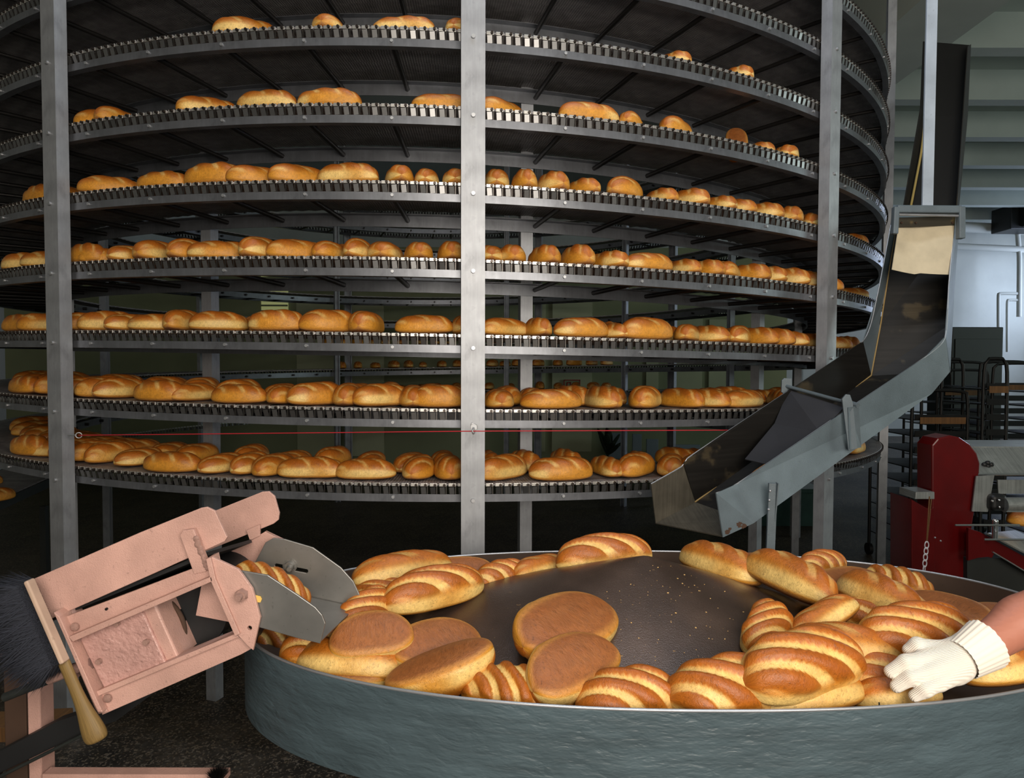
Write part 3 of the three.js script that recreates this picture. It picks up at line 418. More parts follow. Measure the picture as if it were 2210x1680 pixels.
{ // loaves lying on the table: ends of the long axis as pixel + height, direction of the crust top, width, height, variant, label
  const L = [
    [1100, 1412, .985, 1330, 1300, 1.005, [0, -1, -.55], 1.5, .95, 0, 'large overturned loaf with brown sole up on the bare cone'],
    [1150, 1495, .948, 1325, 1402, .972, [.1, -1, -.75], 1.3, 1.05, 3, 'smaller overturned loaf leaning against the larger overturned one on the cone'],
    [1012, 1488, .915, 1172, 1506, .915, [0, 1, .3], 1.25, 1.05, 4, 'half hidden scored loaf between standing loaf and overturned loaf at the rim'],
    [1242, 1540, .905, 1468, 1505, .915, [0, 1, .35], 1.2, 1.15, 1, 'glossy loaf with long pale scores against the rim edge below the cone'],
    [1440, 1510, .925, 1680, 1470, .935, [0, 1, .45], 1.25, 1.25, 5, 'dark glossy loaf with wide pale scores beside the stacked pale loaf'],
    [1605, 1480, .975, 1852, 1420, .985, [-.05, 1, .75], 1.15, 1.05, 1, 'big pale-sided loaf lying on top of the loaf pile near the rim'],
    [1575, 1532, .895, 1860, 1488, .925, [0, 1, -.4], 1.0, 1.05, 9, 'loaf showing its smooth pale side under the big pale loaf at the rim'],
    [1622, 1408, .955, 1668, 1318, 1.0, [-.15, 1, .55], 1.1, 1.15, 6, 'plump loaf with curved scores leaning on the cone'],
    [1712, 1390, .955, 1848, 1302, 1.03, [.5, .9, -.6], 1.0, .95, 7, 'smooth-backed loaf tilted up between plump loaf and scored loaves'],
    [1592, 1208, 1.03, 1826, 1312, 1.005, [.2, 1, -.45], 1.05, 1.15, 7, 'long plain loaf sliding down the cone below the chute leg'],
    [1474, 1200, 1.0, 1640, 1252, 1.0, [0, 1, -.45], 1.1, 1.1, 8, 'plain loaf behind the cone under the chute mouth'],
    [1600, 1202, .99, 1738, 1240, .985, [0, -1, .1], 1.1, .9, 5, 'overturned loaf half hidden behind the long sliding loaf'],
    [1735, 1232, .965, 1812, 1222, .96, [-.1, 1, .25], 1.0, 1.1, 4, 'scored loaf end behind the overturned loaf near the far rim'],
    [1745, 1285, .975, 1905, 1250, .975, [0, -1, -.35], 1.5, .9, 1, 'wide overturned loaf with brown sole behind the plain slanting loaf'],
    [1862, 1245, .955, 2015, 1285, .95, [0, 1, .05], 1.0, 1.05, 4, 'pale knobbly scored loaf along the far rim by the red machine'],
    [1815, 1262, .995, 2000, 1342, .985, [.25, 1, -.45], 1.05, 1.1, 9, 'plain slanting loaf propped against the brown overturned loaves'],
    [1945, 1292, .965, 2140, 1345, .965, [.05, -1, -.35], 1.35, .9, 0, 'overturned loaf with broad brown sole near the red machine'],
    [1835, 1335, .955, 1945, 1345, .955, [0, 1, .4], 1.1, 1.05, 1, 'scored loaf wedged between tilted loaf and slanting loaf'],
    [1832, 1398, .985, 2100, 1352, .99, [.05, 1, .5], 1.15, 1.1, 0, 'broad scored loaf lying behind the gloved hand'],
    [1690, 1395, .96, 1970, 1425, .96, [0, 1, -.4], 1.0, 1.05, 9, 'pale split-sided loaf beneath the fingers and above the pale pile'],
    [1832, 1478, .925, 2010, 1446, .93, [0, 1, .45], 1.2, 1.15, 2, 'scored loaf gripped under the gloved fingers'],
    [1850, 1515, .905, 2020, 1495, .915, [0, 1, -.4], 1.0, 1.0, 9, 'pale loaf at the rim below the gloved fingers'],
    [2085, 1465, .93, 2260, 1428, .935, [0, 1, -.4], 1.0, 1.0, 5, 'loaf under the glove cuff against the rim'],
    [2075, 1352, .945, 2260, 1345, .945, [0, -1, -.25], 1.3, .9, 3, 'overturned loaf behind the bare forearm'],
    [758, 1258, 1.0, 976, 1222, 1.005, [0, 1, -.4], 1.05, 1.0, 8, 'smooth plain loaf on the pile behind the metal spout'],
    [955, 1236, .985, 1040, 1234, .985, [.2, -1, -.6], 1.1, 1.0, 0, 'overturned loaf end sticking out behind the smooth plain loaf'],
    [824, 1310, .995, 1042, 1258, 1.0, [0, 1, .15], 1.0, 1.0, 1, 'long scored loaf resting on the edge of the cone beside the spout'],
    [1040, 1262, .97, 1122, 1242, .975, [0, 1, .35], 1.0, 1.1, 4, 'knobbly scored loaf in the gap before the far rim'],
    [1108, 1248, .985, 1222, 1222, .99, [0, 1, -.4], 1.0, 1.0, 7, 'plain loaf half behind the large loaf above the cone'],
    [1186, 1220, 1.025, 1418, 1196, 1.035, [0, 1, .1], 1.0, 1.05, 1, 'large golden loaf lying behind the tip of the cone'],
    [735, 1372, .955, 838, 1290, .99, [.3, 1, .6], 1.2, 1.15, 0, 'scored loaf beside the spout lip behind the round overturned loaf'],
    [775, 1296, .965, 870, 1284, .965, [0, 1, .2], 1.0, 1.0, 5, 'scored loaf beneath the smooth plain loaf behind the spout'],
    [738, 1390, 0.972, 866, 1374, 0.98, [.05, -1, -.7], 1.3, 1.0, 3, 'rounded overturned loaf with dark sole in front of the spout lip'],
    [850, 1420, 0.945, 1035, 1376, 0.952, [.1, -1, -.55], 1.35, 1.0, 6, 'overturned loaf behind the loaf standing on its side'],
    [832, 1484, 0.925, 1066, 1398, 1.0, [.45, -.85, -.1], 1.2, 1.1, 8, 'loaf standing on its side at the rim with sole turned inward'],
    [640, 1430, 0.955, 884, 1448, 0.95, [0, 1, -.4], 1.0, 1.05, 9, 'pale smooth loaf along the rim below the round overturned loaf'],
    [690, 1458, .93, 805, 1468, .93, [0, -1, 0], 1.0, 1.0, 0, 'loaf barely rising above the rim under the pale smooth loaf'],
    [566, 1392, 0.965, 650, 1414, 0.962, [0, 1, .35], 1.0, 1.0, 1, 'scored loaf under the pink end plate at the rim'],
    [632, 1415, .97, 738, 1376, .975, [.1, 1, .5], 1.15, 1.1, 0, 'scored loaf under the spout between pink plate and round loaf'],
  ];
  for (const [x1, y1, h1, x2, y2, h2, top, ws, hs, v, label] of L) { const m = single('bread_loaf', loafHi[v], M.loaf, label, 'bread', 'loaves on the collecting table'); let A = atY(x1, y1, h1), B = atY(x2, y2, h2); const eye = V(0, EYE, 0); for (let i = 0; i < 60; i++) { const c = A.clone().add(B).multiplyScalar(0.5); if (c.z < TZ || [[A, .12], [c, 0], [B, .12]].every(([q, f]) => { const p = q.clone().lerp(c, f); return Math.pow(Math.abs(p.x - TX) / (TA - 0.06), 2.2) + Math.pow(Math.abs(p.z - TZ) / (TB - 0.055), 2.2) < 1; })) break; A = eye.clone().lerp(A, 1.006); B = eye.clone().lerp(B, 1.006); }
    poseLoaf(m, A, B, V(...top), undefined, ws, hs); }
  const m = single('bread_loaf', loafHi[4], M.loaf, 'small scored loaf about to slide down the metal spout', 'bread'); poseLoaf(m, at(515, 1232, 1.64), at(660, 1300, 1.62), V(.25, 1, .3), 0.2, 0.75, 0.8);
}

// ---------------------------------------------------------------- pink feed conveyor on the left
const pink = thing('feed_conveyor', 'pink painted inclined conveyor end with guards, drum and metal spout over the table', 'conveyor');
{
  const N = 1.45, Fz = 1.76;                                  // depth of its near and far side
  part('near_guard', plate([[62, 1256], [300, 1152], [434, 1098], [446, 1096], [463, 1104], [489, 1160], [484, 1168], [330, 1238], [104, 1338]], N + 0.012, 0.005), M.pink, pink, 'long pink side guard with clipped corner');
  part('far_guard', plate([[330, 1158], [566, 1063], [580, 1062], [592, 1072], [602, 1108], [600, 1122], [590, 1130], [340, 1232]], Fz, 0.005), M.pink, pink, 'far pink side guard');
  part('far_beam', plate([[250, 1290], [545, 1166], [572, 1149], [646, 1184], [560, 1212], [260, 1330]], Fz - 0.006, 0.012), M.pink, pink);
  part('tab', plate([[533, 1146], [560, 1134], [560, 1156], [540, 1166]], Fz - 0.012, 0.006), M.pink, pink);
  part('strap', plate([[390, 1156], [396, 1147], [417, 1144], [449, 1224], [444, 1233], [420, 1238]], N - 0.004, 0.012), M.pink, pink, 'short lumpy pink strap with weld beads');
  const weld = []; const rw = rng(12); for (let i = 0; i < 22; i++) { const q = at(420 + 1.2 * i + 4 * rw(), 1160 + 3.2 * i, N - 0.006), g = new THREE.IcosahedronGeometry(0.003 + 0.004 * rw(), 1); g.scale(1, 1, 0.6); g.translate(q.x, q.y, q.z); weld.push(g); } part('weld', weld, M.pink, pink).userData.kind = 'stuff';
  part('upper_beam', [plate([[128, 1338], [450, 1216], [458, 1246], [160, 1374]], N, 0.006), plate([[150, 1376], [456, 1246], [458, 1254], [158, 1384]], N - 0.022, 0.028)], M.pink, pink, 'pink angle beam with a drilled hole');
  part('end_bar', [plate([[120, 1326], [134, 1336], [232, 1536], [214, 1540], [206, 1528]], N - 0.004, 0.01), plate([[118, 1324], [128, 1332], [220, 1536], [212, 1536]], N - 0.02, 0.07)], M.pink, pink);
  part('lower_beam', [plate([[210, 1500], [512, 1374], [546, 1398], [520, 1412], [222, 1542]], N, 0.006), plate([[208, 1494], [510, 1369], [514, 1375], [212, 1502]], N - 0.01, 0.04)], M.pink, pink);
  part('end_plate', plate([[450, 1207], [458, 1204], [514, 1230], [544, 1272], [561, 1334], [546, 1402], [538, 1396], [510, 1366], [456, 1246]], N - 0.016, 0.006, [circlePts(539, 1356, 6).reverse()]), M.pink, pink, 'pink end plate with a hole');
  part('end_flange', plate([[446, 1208], [454, 1205], [464, 1250], [516, 1368], [508, 1372], [456, 1254]], N - 0.022, 0.04), M.pink, pink);
  part('gusset', plate([[436, 1264], [458, 1254], [502, 1346], [496, 1342], [424, 1328]], N + 0.04, 0.005), M.pink, pink);
  const nut = at(520, 1286, N - 0.026); part('nut', [hexHead(nut, V(0, 0, 1), 0.0135, 0.012), rod(nut, nut.clone().add(V(0, 0, 0.018)), 0.007)], M.pink, pink);
  for (const [x, y] of [[161, 1354], [232, 1508]]) { const q = at(x, y, N - 0.008); const g = new THREE.SphereGeometry(0.009, 12, 8); g.scale(1, 1, 0.6); g.translate(q.x, q.y, q.z); part('rivet', g, M.pink, pink); }
  const hole = at(230, 1315, N - 0.003); part('drilled_hole', new THREE.CylinderGeometry(0.0028, 0.0028, 0.004, 12).rotateX(Math.PI / 2).translate(hole.x, hole.y, hole.z), M.black, pink);
  part('bearing_block', [plate([[181, 1374], [303, 1323], [308, 1325], [357, 1432], [354, 1437], [235, 1488], [229, 1485], [179, 1382]], N + 0.004, 0.09, [], 0.003)], M.pinkLumpy, pink, 'lumpy pink bearing block');
  part('block_collar', plate([[303, 1322], [334, 1308], [384, 1420], [357, 1436]], N + 0.012, 0.08, [], 0.004), M.pink, pink);
  for (const [x, y] of [[214, 1428], [316, 1386], [253, 1346]]) part('block_bolt', hexHead(at(x, y, N - 0.002), V(0, 0, 1), 0.0065, 0.012), M.pink, pink);
  const d0 = at(312, 1366, 1.52); part('drum_rim', new THREE.TorusGeometry(0.089, 0.005, 10, 48).translate(d0.x, d0.y, d0.z), M.rust, pink, 'rusty rim of the dark drum');
  part('drum', new THREE.CylinderGeometry(0.086, 0.086, 0.22, 40, 1).rotateX(Math.PI / 2).translate(d0.x, d0.y, d0.z - 0.12), M.black, pink);
  const d1 = at(408, 1322, 1.54); part('end_drum', new THREE.CylinderGeometry(0.085, 0.085, 0.2, 40).rotateX(Math.PI / 2).translate(d1.x, d1.y, d1.z - 0.1), M.rubber, pink);
  part('belt', [panel([at(70, 1352, N + 0.03), at(448, 1196, N + 0.03), at(448 + 95, 1196 - 28, Fz - 0.02), at(250, 1290, Fz - 0.02)], 0.008), plate([[-30, 1640], [120, 1560], [330, 1490], [360, 1475], [250, 1556], [200, 1572], [0, 1668], [-30, 1700]], N + 0.12, 0.03)], M.rubber, pink, 'black rubber belt');
  part('belt_edge', rod(at(-30, 1692, N + 0.1), at(205, 1574, N + 0.1), 0.004), M.darkPaint, pink);
  // tension screw
  const s0 = at(10, 1506, N), s1 = at(105, 1468, N), s2 = at(185, 1436, N); part('tension_screw', rod(s0, s1, 0.0092), M.darkPaint, pink, 'dark threaded rod'); part('screw_sleeve', rod(s1, s2, 0.0102), M.pink, pink); const ax = s2.clone().sub(s1);
  part('tension_nut', [hexHead(at(158, 1450, N), ax, 0.018, 0.018), hexHead(at(192, 1433, N + 0.01), ax, 0.014, 0.02)], M.pinkLumpy, pink);
  // rear body and stand
  part('rear_frame', [plate([[-40, 1338], [20, 1340], [32, 1400], [-40, 1376]], N + 0.02, 0.01), plate([[-40, 1384], [28, 1374], [36, 1404], [-40, 1432]], N + 0.02, 0.01)], M.pink, pink);
  part('leg', [box(0.03, 0.93, 0.05, at(88, 1500, 1.62).x, 0.465, -1.62, 0.003)], M.pink, pink); part('leg', [box(0.052, 0.93, 0.05, at(48, 1500, 1.64).x, 0.465, -1.64, 0.003)], M.rust, pink);
  const fb = at(100, 1672, 1.6), fe = at(492, 1672, 1.6); part('stretcher', bar(V(fb.x, fb.y, -1.6), V(fe.x, fb.y, -1.6), 0.03, 0.018), M.pink, pink);
  // galvanised spout
  part('spout_near_side', plate([[503, 1230], [578, 1243], [640, 1284], [680, 1312], [694, 1328], [701, 1346], [690, 1388], [640, 1376], [556, 1352]], N - 0.004, 0.003), M.zinc, pink, 'dark galvanised near side of the spout');
  const slot = []; for (let i = 0; i < 20; i++) { const a = TAU * i / 20, cx = 629 + (Math.cos(a) > 0 ? 32 : -32); slot.push([cx + 5 * Math.cos(a), 1227 + 5 * Math.sin(a) + (cx - 629) * 0.19]); }
  part('spout_far_side', plate([[552, 1214], [574, 1172], [590, 1163], [614, 1165], [675, 1183], [735, 1226], [762, 1256], [775, 1284], [768, 1312], [720, 1300], [660, 1288], [540, 1262]], Fz - 0.04, 0.003, [slot.reverse()]), M.zinc, pink, 'bright galvanised far side of the spout with a slot');
  part('spout_floor', panel([at(548, 1350, N), at(690, 1387, N), at(768, 1312, Fz - 0.045), at(600, 1275, Fz - 0.045)], 0.003), M.zinc, pink);
  const sb = at(624, 1223, Fz - 0.048); part('spout_bolt', [hexHead(sb, V(0, 0, 1), 0.013, 0.012), new THREE.CylinderGeometry(0.018, 0.018, 0.003, 20).rotateX(Math.PI / 2).translate(sb.x, sb.y, sb.z - 0.007), rod(sb, sb.clone().add(V(0.006, -0.002, 0.02)), 0.006)], M.zinc, pink);
  part('slot_plate', plate([[546, 1284], [562, 1288], [565, 1294], [562, 1301], [550, 1300]], N - 0.009, 0.002, [], 0), std({ color: 0xd9b45e, roughness: 0.7 }), pink);
}
{ // hand brush hung on the conveyor
  const b = thing('hand_brush', 'hand brush with dark blue-black bristles and worn wooden handle hanging on the pink conveyor', 'brush');
  const p0 = at(62, 1252, 1.40), p1 = at(140, 1430, 1.40), dir = p1.clone().sub(p0).normalize(), out = V(-dir.y, dir.x, 0).multiplyScalar(-1); if (out.x > 0) out.negate();
  part('wooden_back', bar(p0, p1, 0.024, 0.01, out, 0.004), M.woodBack, b, 'pale worn wooden back');
  const r = rng(66), hairs = [], L = p0.distanceTo(p1);
  const cone = new THREE.ConeGeometry(0.0014, 1, 3, 1, true); cone.translate(0, 0.5, 0);
  for (let i = 0; i < 7000; i++) { const u = r(), w = (r() - 0.5), o = p0.clone().lerp(p1, 0.02 + 0.96 * u).add(V(0, 0, w * 0.052)).add(out.clone().multiplyScalar(0.008)); const d = out.clone().add(dir.clone().multiplyScalar((u - 0.45) * 0.5 + (r() - 0.5) * 1.2)).add(V(0, 0, w * 0.9 + (r() - 0.5) * 1.0)).normalize(); const len = (0.06 + 0.035 * r()) * (0.75 + 0.5 * Math.sin(Math.PI * u)); hairs.push(cone.clone().scale(1, len, 1).applyQuaternion(new THREE.Quaternion().setFromUnitVectors(AX, d)).translate(o.x, o.y, o.z)); }
  part('bristles', hairs, M.bristle, b, 'dense dark bristles').userData.kind = 'stuff';
  const core = new THREE.SphereGeometry(1, 20, 14); core.applyMatrix4(new THREE.Matrix4().makeBasis(dir.clone().multiplyScalar(L * 0.47), out.clone().multiplyScalar(0.03), V(0, 0, -0.024)).setPosition(p0.clone().lerp(p1, 0.5).add(out.clone().multiplyScalar(0.04)))); part('bristle_core', core, M.bristle, b);
  const h0 = at(136, 1425, 1.41), h1 = at(212, 1602, 1.41), hl = h0.distanceTo(h1), prof = [[0, 0], [0.011, 0.002], [0.012, 0.15], [0.0125, 0.4], [0.016, 0.6], [0.023, 0.82], [0.024, 0.92], [0.019, 0.98], [0, 1]].map(([a, c]) => new THREE.Vector2(a, c * hl)), hg = new THREE.LatheGeometry(new THREE.SplineCurve(prof).getPoints(30), 24);
  hg.scale(1, 1, 0.7); hg.applyQuaternion(new THREE.Quaternion().setFromUnitVectors(AX, h1.clone().sub(h0).normalize())); hg.translate(h0.x, h0.y, h0.z); part('handle', hg, M.woodHandle, b, 'worn yellowish wooden handle');
  const tuft = [], q = at(470, 1690, 1.58); for (let i = 0; i < 500; i++) { const d = V(r() - 0.5, 0.35 + r() * 0.5, r() - 0.5).normalize(); tuft.push(cone.clone().scale(1, 0.03 + 0.012 * r(), 1).applyQuaternion(new THREE.Quaternion().setFromUnitVectors(AX, d)).translate(q.x, q.y, q.z)); }
  const c2 = thing('cleaning_brush', 'black bristle tuft at the end of the pink stretcher near the floor', 'brush'); part('bristles', tuft, M.black, c2).userData.kind = 'stuff'; part('stem', rod(q.clone().add(V(0, -0.12, 0)), q.clone().add(V(0, 0.005, 0)), 0.016), M.black, c2);
  single('plank', bar(at(-60, 1572, 2.35), at(135, 1562, 2.35), 0.12, 0.05), M.plank, 'brown wooden plank behind the pink stand', 'plank');
}

// ---------------------------------------------------------------- grey bread chute on the right
const chute = thing('bread_chute', 'long grey sheet metal bread chute bending down from the ceiling to the table', 'chute');
{
  const P = (...l) => l.map(([x, y, z]) => at(x, y, z));
  part('near_wall', [panel(P([1590, 1045, 2.40], [1625, 1130, 2.40], [2010, 850, 3.0], [1998, 770, 2.96]), 0.004), panel(P([1998, 770, 2.96], [2010, 850, 3.0], [2049, 803, 3.06], [2040, 727, 3.02]), 0.004)], M.chute, chute, 'grey painted near side wall');
  part('mouth_near_wall', panel(P([1545, 1065, 2.33], [1560, 1160, 2.33], [1625, 1130, 2.40], [1590, 1045, 2.40]), 0.0045), M.chute, chute, 'grey end piece of the near wall');
  const chip = []; const rr = rng(19); for (let i = 0; i < 9; i++) { const x = 1566 + 42 * rr(), y = 1156 - (x - 1560) * 0.42 - 13 * rr() * (x < 1600 ? 1 : 0.8); const pts = []; for (let k = 0; k < 7; k++) { const a = TAU * k / 7, q = (4 + 4 * rr()); pts.push(at(x + q * 1.2 * Math.cos(a), y + q * 0.7 * Math.sin(a) * (1), lerp(2.33, 2.40, clamp((x - 1560) / 65, 0, 1)) - 0.0028)); } chip.push(panel(pts, 0.0008)); } part('bare_patch', chip, M.rust, chute, 'rust-brown bare patch where paint wore off').userData.kind = 'stuff';
  part('floor_sheet', [panel(P([1880, 812, 3.25], [2050, 803, 3.1], [2010, 850, 3.01]), 0.004), panel(P([1500, 1085, 2.66], [1880, 812, 3.25], [2010, 850, 3.01], [1625, 1128, 2.41]), 0.004)], M.chuteInside, chute);
  part('mouth_floor', panel(P([1415, 1130, 2.57], [1500, 1085, 2.66], [1625, 1129, 2.41], [1560, 1159, 2.335]), 0.004), M.chuteLip, chute, 'worn bare steel lip');
  part('mouth_far_wall', panel(P([1405, 1045, 2.55], [1475, 1006, 2.63], [1500, 1085, 2.66], [1415, 1130, 2.57]), 0.004), M.chuteLip, chute, 'worn bare steel cheek');
  part('far_wall', panel(P([1475, 1000, 2.62], [1490, 985, 2.64], [1862, 737, 3.2], [1880, 812, 3.25], [1500, 1085, 2.66]), 0.004), M.chuteInside, chute);
  part('upper_floor', [panel(P([1880, 812, 3.25], [1900, 705, 3.31], [2052, 700, 3.2], [2050, 803, 3.1]), 0.004), panel(P([1900, 705, 3.31], [1935, 470, 3.46], [2070, 470, 3.4], [2052, 700, 3.2]), 0.004)], M.chuteInside, chute, 'dark worn steel slide with flour smears');
  part('upper_far_wall', [panel(P([1862, 737, 3.2], [1893, 640, 3.25], [1905, 650, 3.33], [1880, 812, 3.25]), 0.004), panel(P([1893, 640, 3.25], [1924, 478, 3.34], [1937, 478, 3.45], [1905, 650, 3.33]), 0.004)], M.chute, chute);
  part('upper_near_wall', [panel(P([2040, 727, 3.02], [2048, 610, 3.10], [2058, 640, 3.24], [2050, 803, 3.12]), 0.004), panel(P([2048, 610, 3.10], [2062, 470, 3.2], [2070, 470, 3.36], [2058, 640, 3.24]), 0.004)], M.chute, chute);
  part('wall_edges', [tube(P([1405, 1045, 2.55], [1475, 1005, 2.625], [1490, 985, 2.64], [1700, 845, 2.955], [1862, 737, 3.2], [1893, 640, 3.25], [1924, 478, 3.34]), 0.0026, 90, 6), tube(P([1545, 1065, 2.33], [1590, 1045, 2.40], [1800, 903, 2.69], [1998, 770, 2.96], [2040, 727, 3.02], [2048, 610, 3.10], [2062, 470, 3.2]), 0.0028, 90, 6)], M.tableLip, chute, 'bright sheet edges');
  { const fp = P([1500, 1084, 2.655], [1690, 948, 2.95], [1880, 811, 3.245], [1900, 704, 3.3], [1935, 480, 3.44]); part('fold_line', fp.slice(1).map((q, i) => rod(fp[i], q, 0.0032, 0.0032, 6)), std({ color: 0x9a8152, roughness: 0.9 }), chute, 'fold caked with yellow flour'); }
  part('duct', [panel(P([1950, 455, 3.46], [2067, 455, 3.42], [2082, 250, 3.75], [1985, 250, 3.78]), 0.004), panel(P([1985, 250, 3.78], [2082, 250, 3.75], [2094, 98, 4.1], [1992, 90, 4.15]), 0.004)], std({ color: 0x121315, roughness: 0.7, map: T.wornInside }), chute, 'black upper duct coming from the ceiling');
  part('duct_walls', [panel(P([1948, 455, 3.38], [1960, 455, 3.46], [1998, 250, 3.78], [1986, 235, 3.7]), 0.004), panel(P([2068, 455, 3.42], [2064, 455, 3.34], [2078, 250, 3.66], [2088, 250, 3.76]), 0.004), panel(P([2088, 250, 3.76], [2078, 250, 3.66], [2088, 100, 4.0], [2095, 96, 4.1]), 0.004)], std({ color: 0x4b4630, roughness: 0.8, map: T.wornInside }), chute);
  part('duct_edge', [tube(P([1964, 455, 3.44], [1988, 330, 3.62], [1996, 255, 3.76]), 0.006, 20, 6)], std({ color: 0xa08c50, roughness: 0.9 }), chute, 'edge worn to yellow');
  // carrying bracket and hanger
  const z = 3.13; part('bracket', [bar(at(1934, 452, z), at(2073, 453, z), 0.03, 0.034, AX, 0.006), bar(at(2073, 447, z), at(2073, 516, z), 0.032, 0.028, V(1, 0, 0), 0.005), bar(at(1933, 447, z), at(1930, 506, z), 0.03, 0.024, V(1, 0, 0), 0.005)], M.chute, chute, 'grey flat bar bracket');
  part('bracket_rod', rod(at(1936, 463, z - 0.005), at(2070, 466, z - 0.005), 0.0055), M.tableLip, chute);
  const hb = at(2004, 445, z); part('hanger', [box(0.048, 5.2 - hb.y, 0.012, hb.x, (hb.y + 5.2) / 2, hb.z - 0.01, 0.002)], std({ color: 0xb6c3d2, roughness: 0.45, map: T.grime }), chute, 'pale blue-grey hanger bar up to the ceiling');
  // canvas curtain
  const cp = [], ci = [], cu = []; for (let i = 0; i <= 10; i++) for (let j = 0; j <= 10; j++) { const u = i / 10, v = j / 10, q = at(lerp(lerp(1941, 1925, v), lerp(2061, 2049, v), u), lerp(lerp(478, 474, u), lerp(582, 593, u), v) + 6 * v * Math.sin(Math.PI * u) * (u < 0.5 ? 1 : 0.4), 3.185 - 0.05 * v + 0.01 * Math.sin(u * 5)); cp.push(q.x, q.y, q.z); cu.push(q.x, q.y); if (i < 10 && j < 10) { const A = i * 11 + j; ci.push(A, A + 1, A + 11, A + 1, A + 12, A + 11); } }
  const cg = new THREE.BufferGeometry(); cg.setAttribute('position', new THREE.Float32BufferAttribute(cp, 3)); cg.setAttribute('uv', new THREE.Float32BufferAttribute(cu, 2)); cg.setIndex(ci); cg.computeVertexNormals(); const back = cg.clone(); back.translate(0, 0, -0.003); part('canvas_curtain', [cg, back], M.canvas, chute, 'cream canvas curtain flap');
  part('curtain_strip', panel(P([1940, 470, 3.175], [2062, 467, 3.175], [2060, 487, 3.17], [1939, 491, 3.17]), 0.004), std({ color: 0xb5a77c, roughness: 0.7, map: T.wornInside }), chute, 'stained steel clamping strip'); for (const x of [1946, 1977, 2056]) part('rivet', new THREE.SphereGeometry(0.005, 10, 8).translate(...at(x, 481, 3.165).toArray()), M.rust, chute);
  // damping flap on its rod
  part('flap_rod', [rod(at(1694, 833, 2.97), at(1852, 876, 2.66), 0.0075), rod(at(1828, 868, 2.70), at(1852, 876, 2.655), 0.010)], M.chute, chute);
  part('flap_bracket', [plate([[1818, 862], [1826, 852], [1834, 853], [1840, 870], [1850, 968], [1832, 972]], 2.655, 0.006), panel(P([1830, 880, 2.65], [1852, 876, 2.66], [1858, 966, 2.70], [1834, 970, 2.65]), 0.004)], M.chute, chute); part('flap_bracket', plate([[1688, 822], [1693, 817], [1708, 818], [1709, 838], [1694, 852], [1687, 846]], 2.96, 0.008), M.chute, chute);
  part('rubber_flap', [panel(P([1702, 842, 2.955], [1822, 880, 2.715], [1770, 935, 2.64], [1672, 915, 2.86]), 0.004), panel(P([1672, 915, 2.86], [1770, 935, 2.64], [1690, 1012, 2.52], [1608, 992, 2.68]), 0.004)], M.flap, chute, 'dark rubber damping flap');
  part('leg', [bar(at(1668, 1043, 2.40), V(at(1655, 1200, 2.43).x, 0.0, -2.46), 0.012, 0.03, V(1, 0, 0)), bar(at(1678, 1043, 2.39), at(1664, 1200, 2.43), 0.02, 0.004, V(1, 0, 0), 0)], M.chute, chute, 'grey angle iron leg'); for (const y of [1060, 1080, 1100]) part('leg_bolt', new THREE.SphereGeometry(0.0045, 8, 6).translate(...at(1662 - (y - 1060) * 0.08, y, 2.39).toArray()), M.tableLip, chute);
  const dr = []; for (const [x, y, l] of [[1759, 807, 28], [1752, 811, 18], [1742, 818, 22], [1731, 825, 8], [1662, 872, 8], [1505, 978, 16]]) { const zz = lerp(2.64, 3.2, (x - 1490) / 372) - 0.004; dr.push(bar(at(x, y, zz), at(x - 1, y + l, zz), 0.002, 0.0028, V(1, 0, 0), 0)); } part('paint_drips', dr, M.tableLip, chute, 'white paint drips').userData.kind = 'stuff';
  const m = single('bread_loaf', loafHi[5], M.loaf, 'loaf corner sliding under the rubber flap inside the chute', 'bread'); poseLoaf(m, at(1606, 1064, 2.47), at(1722, 985, 2.62), V(0.3, -1, -0.3), 0.24, 0.9, 0.8);
}

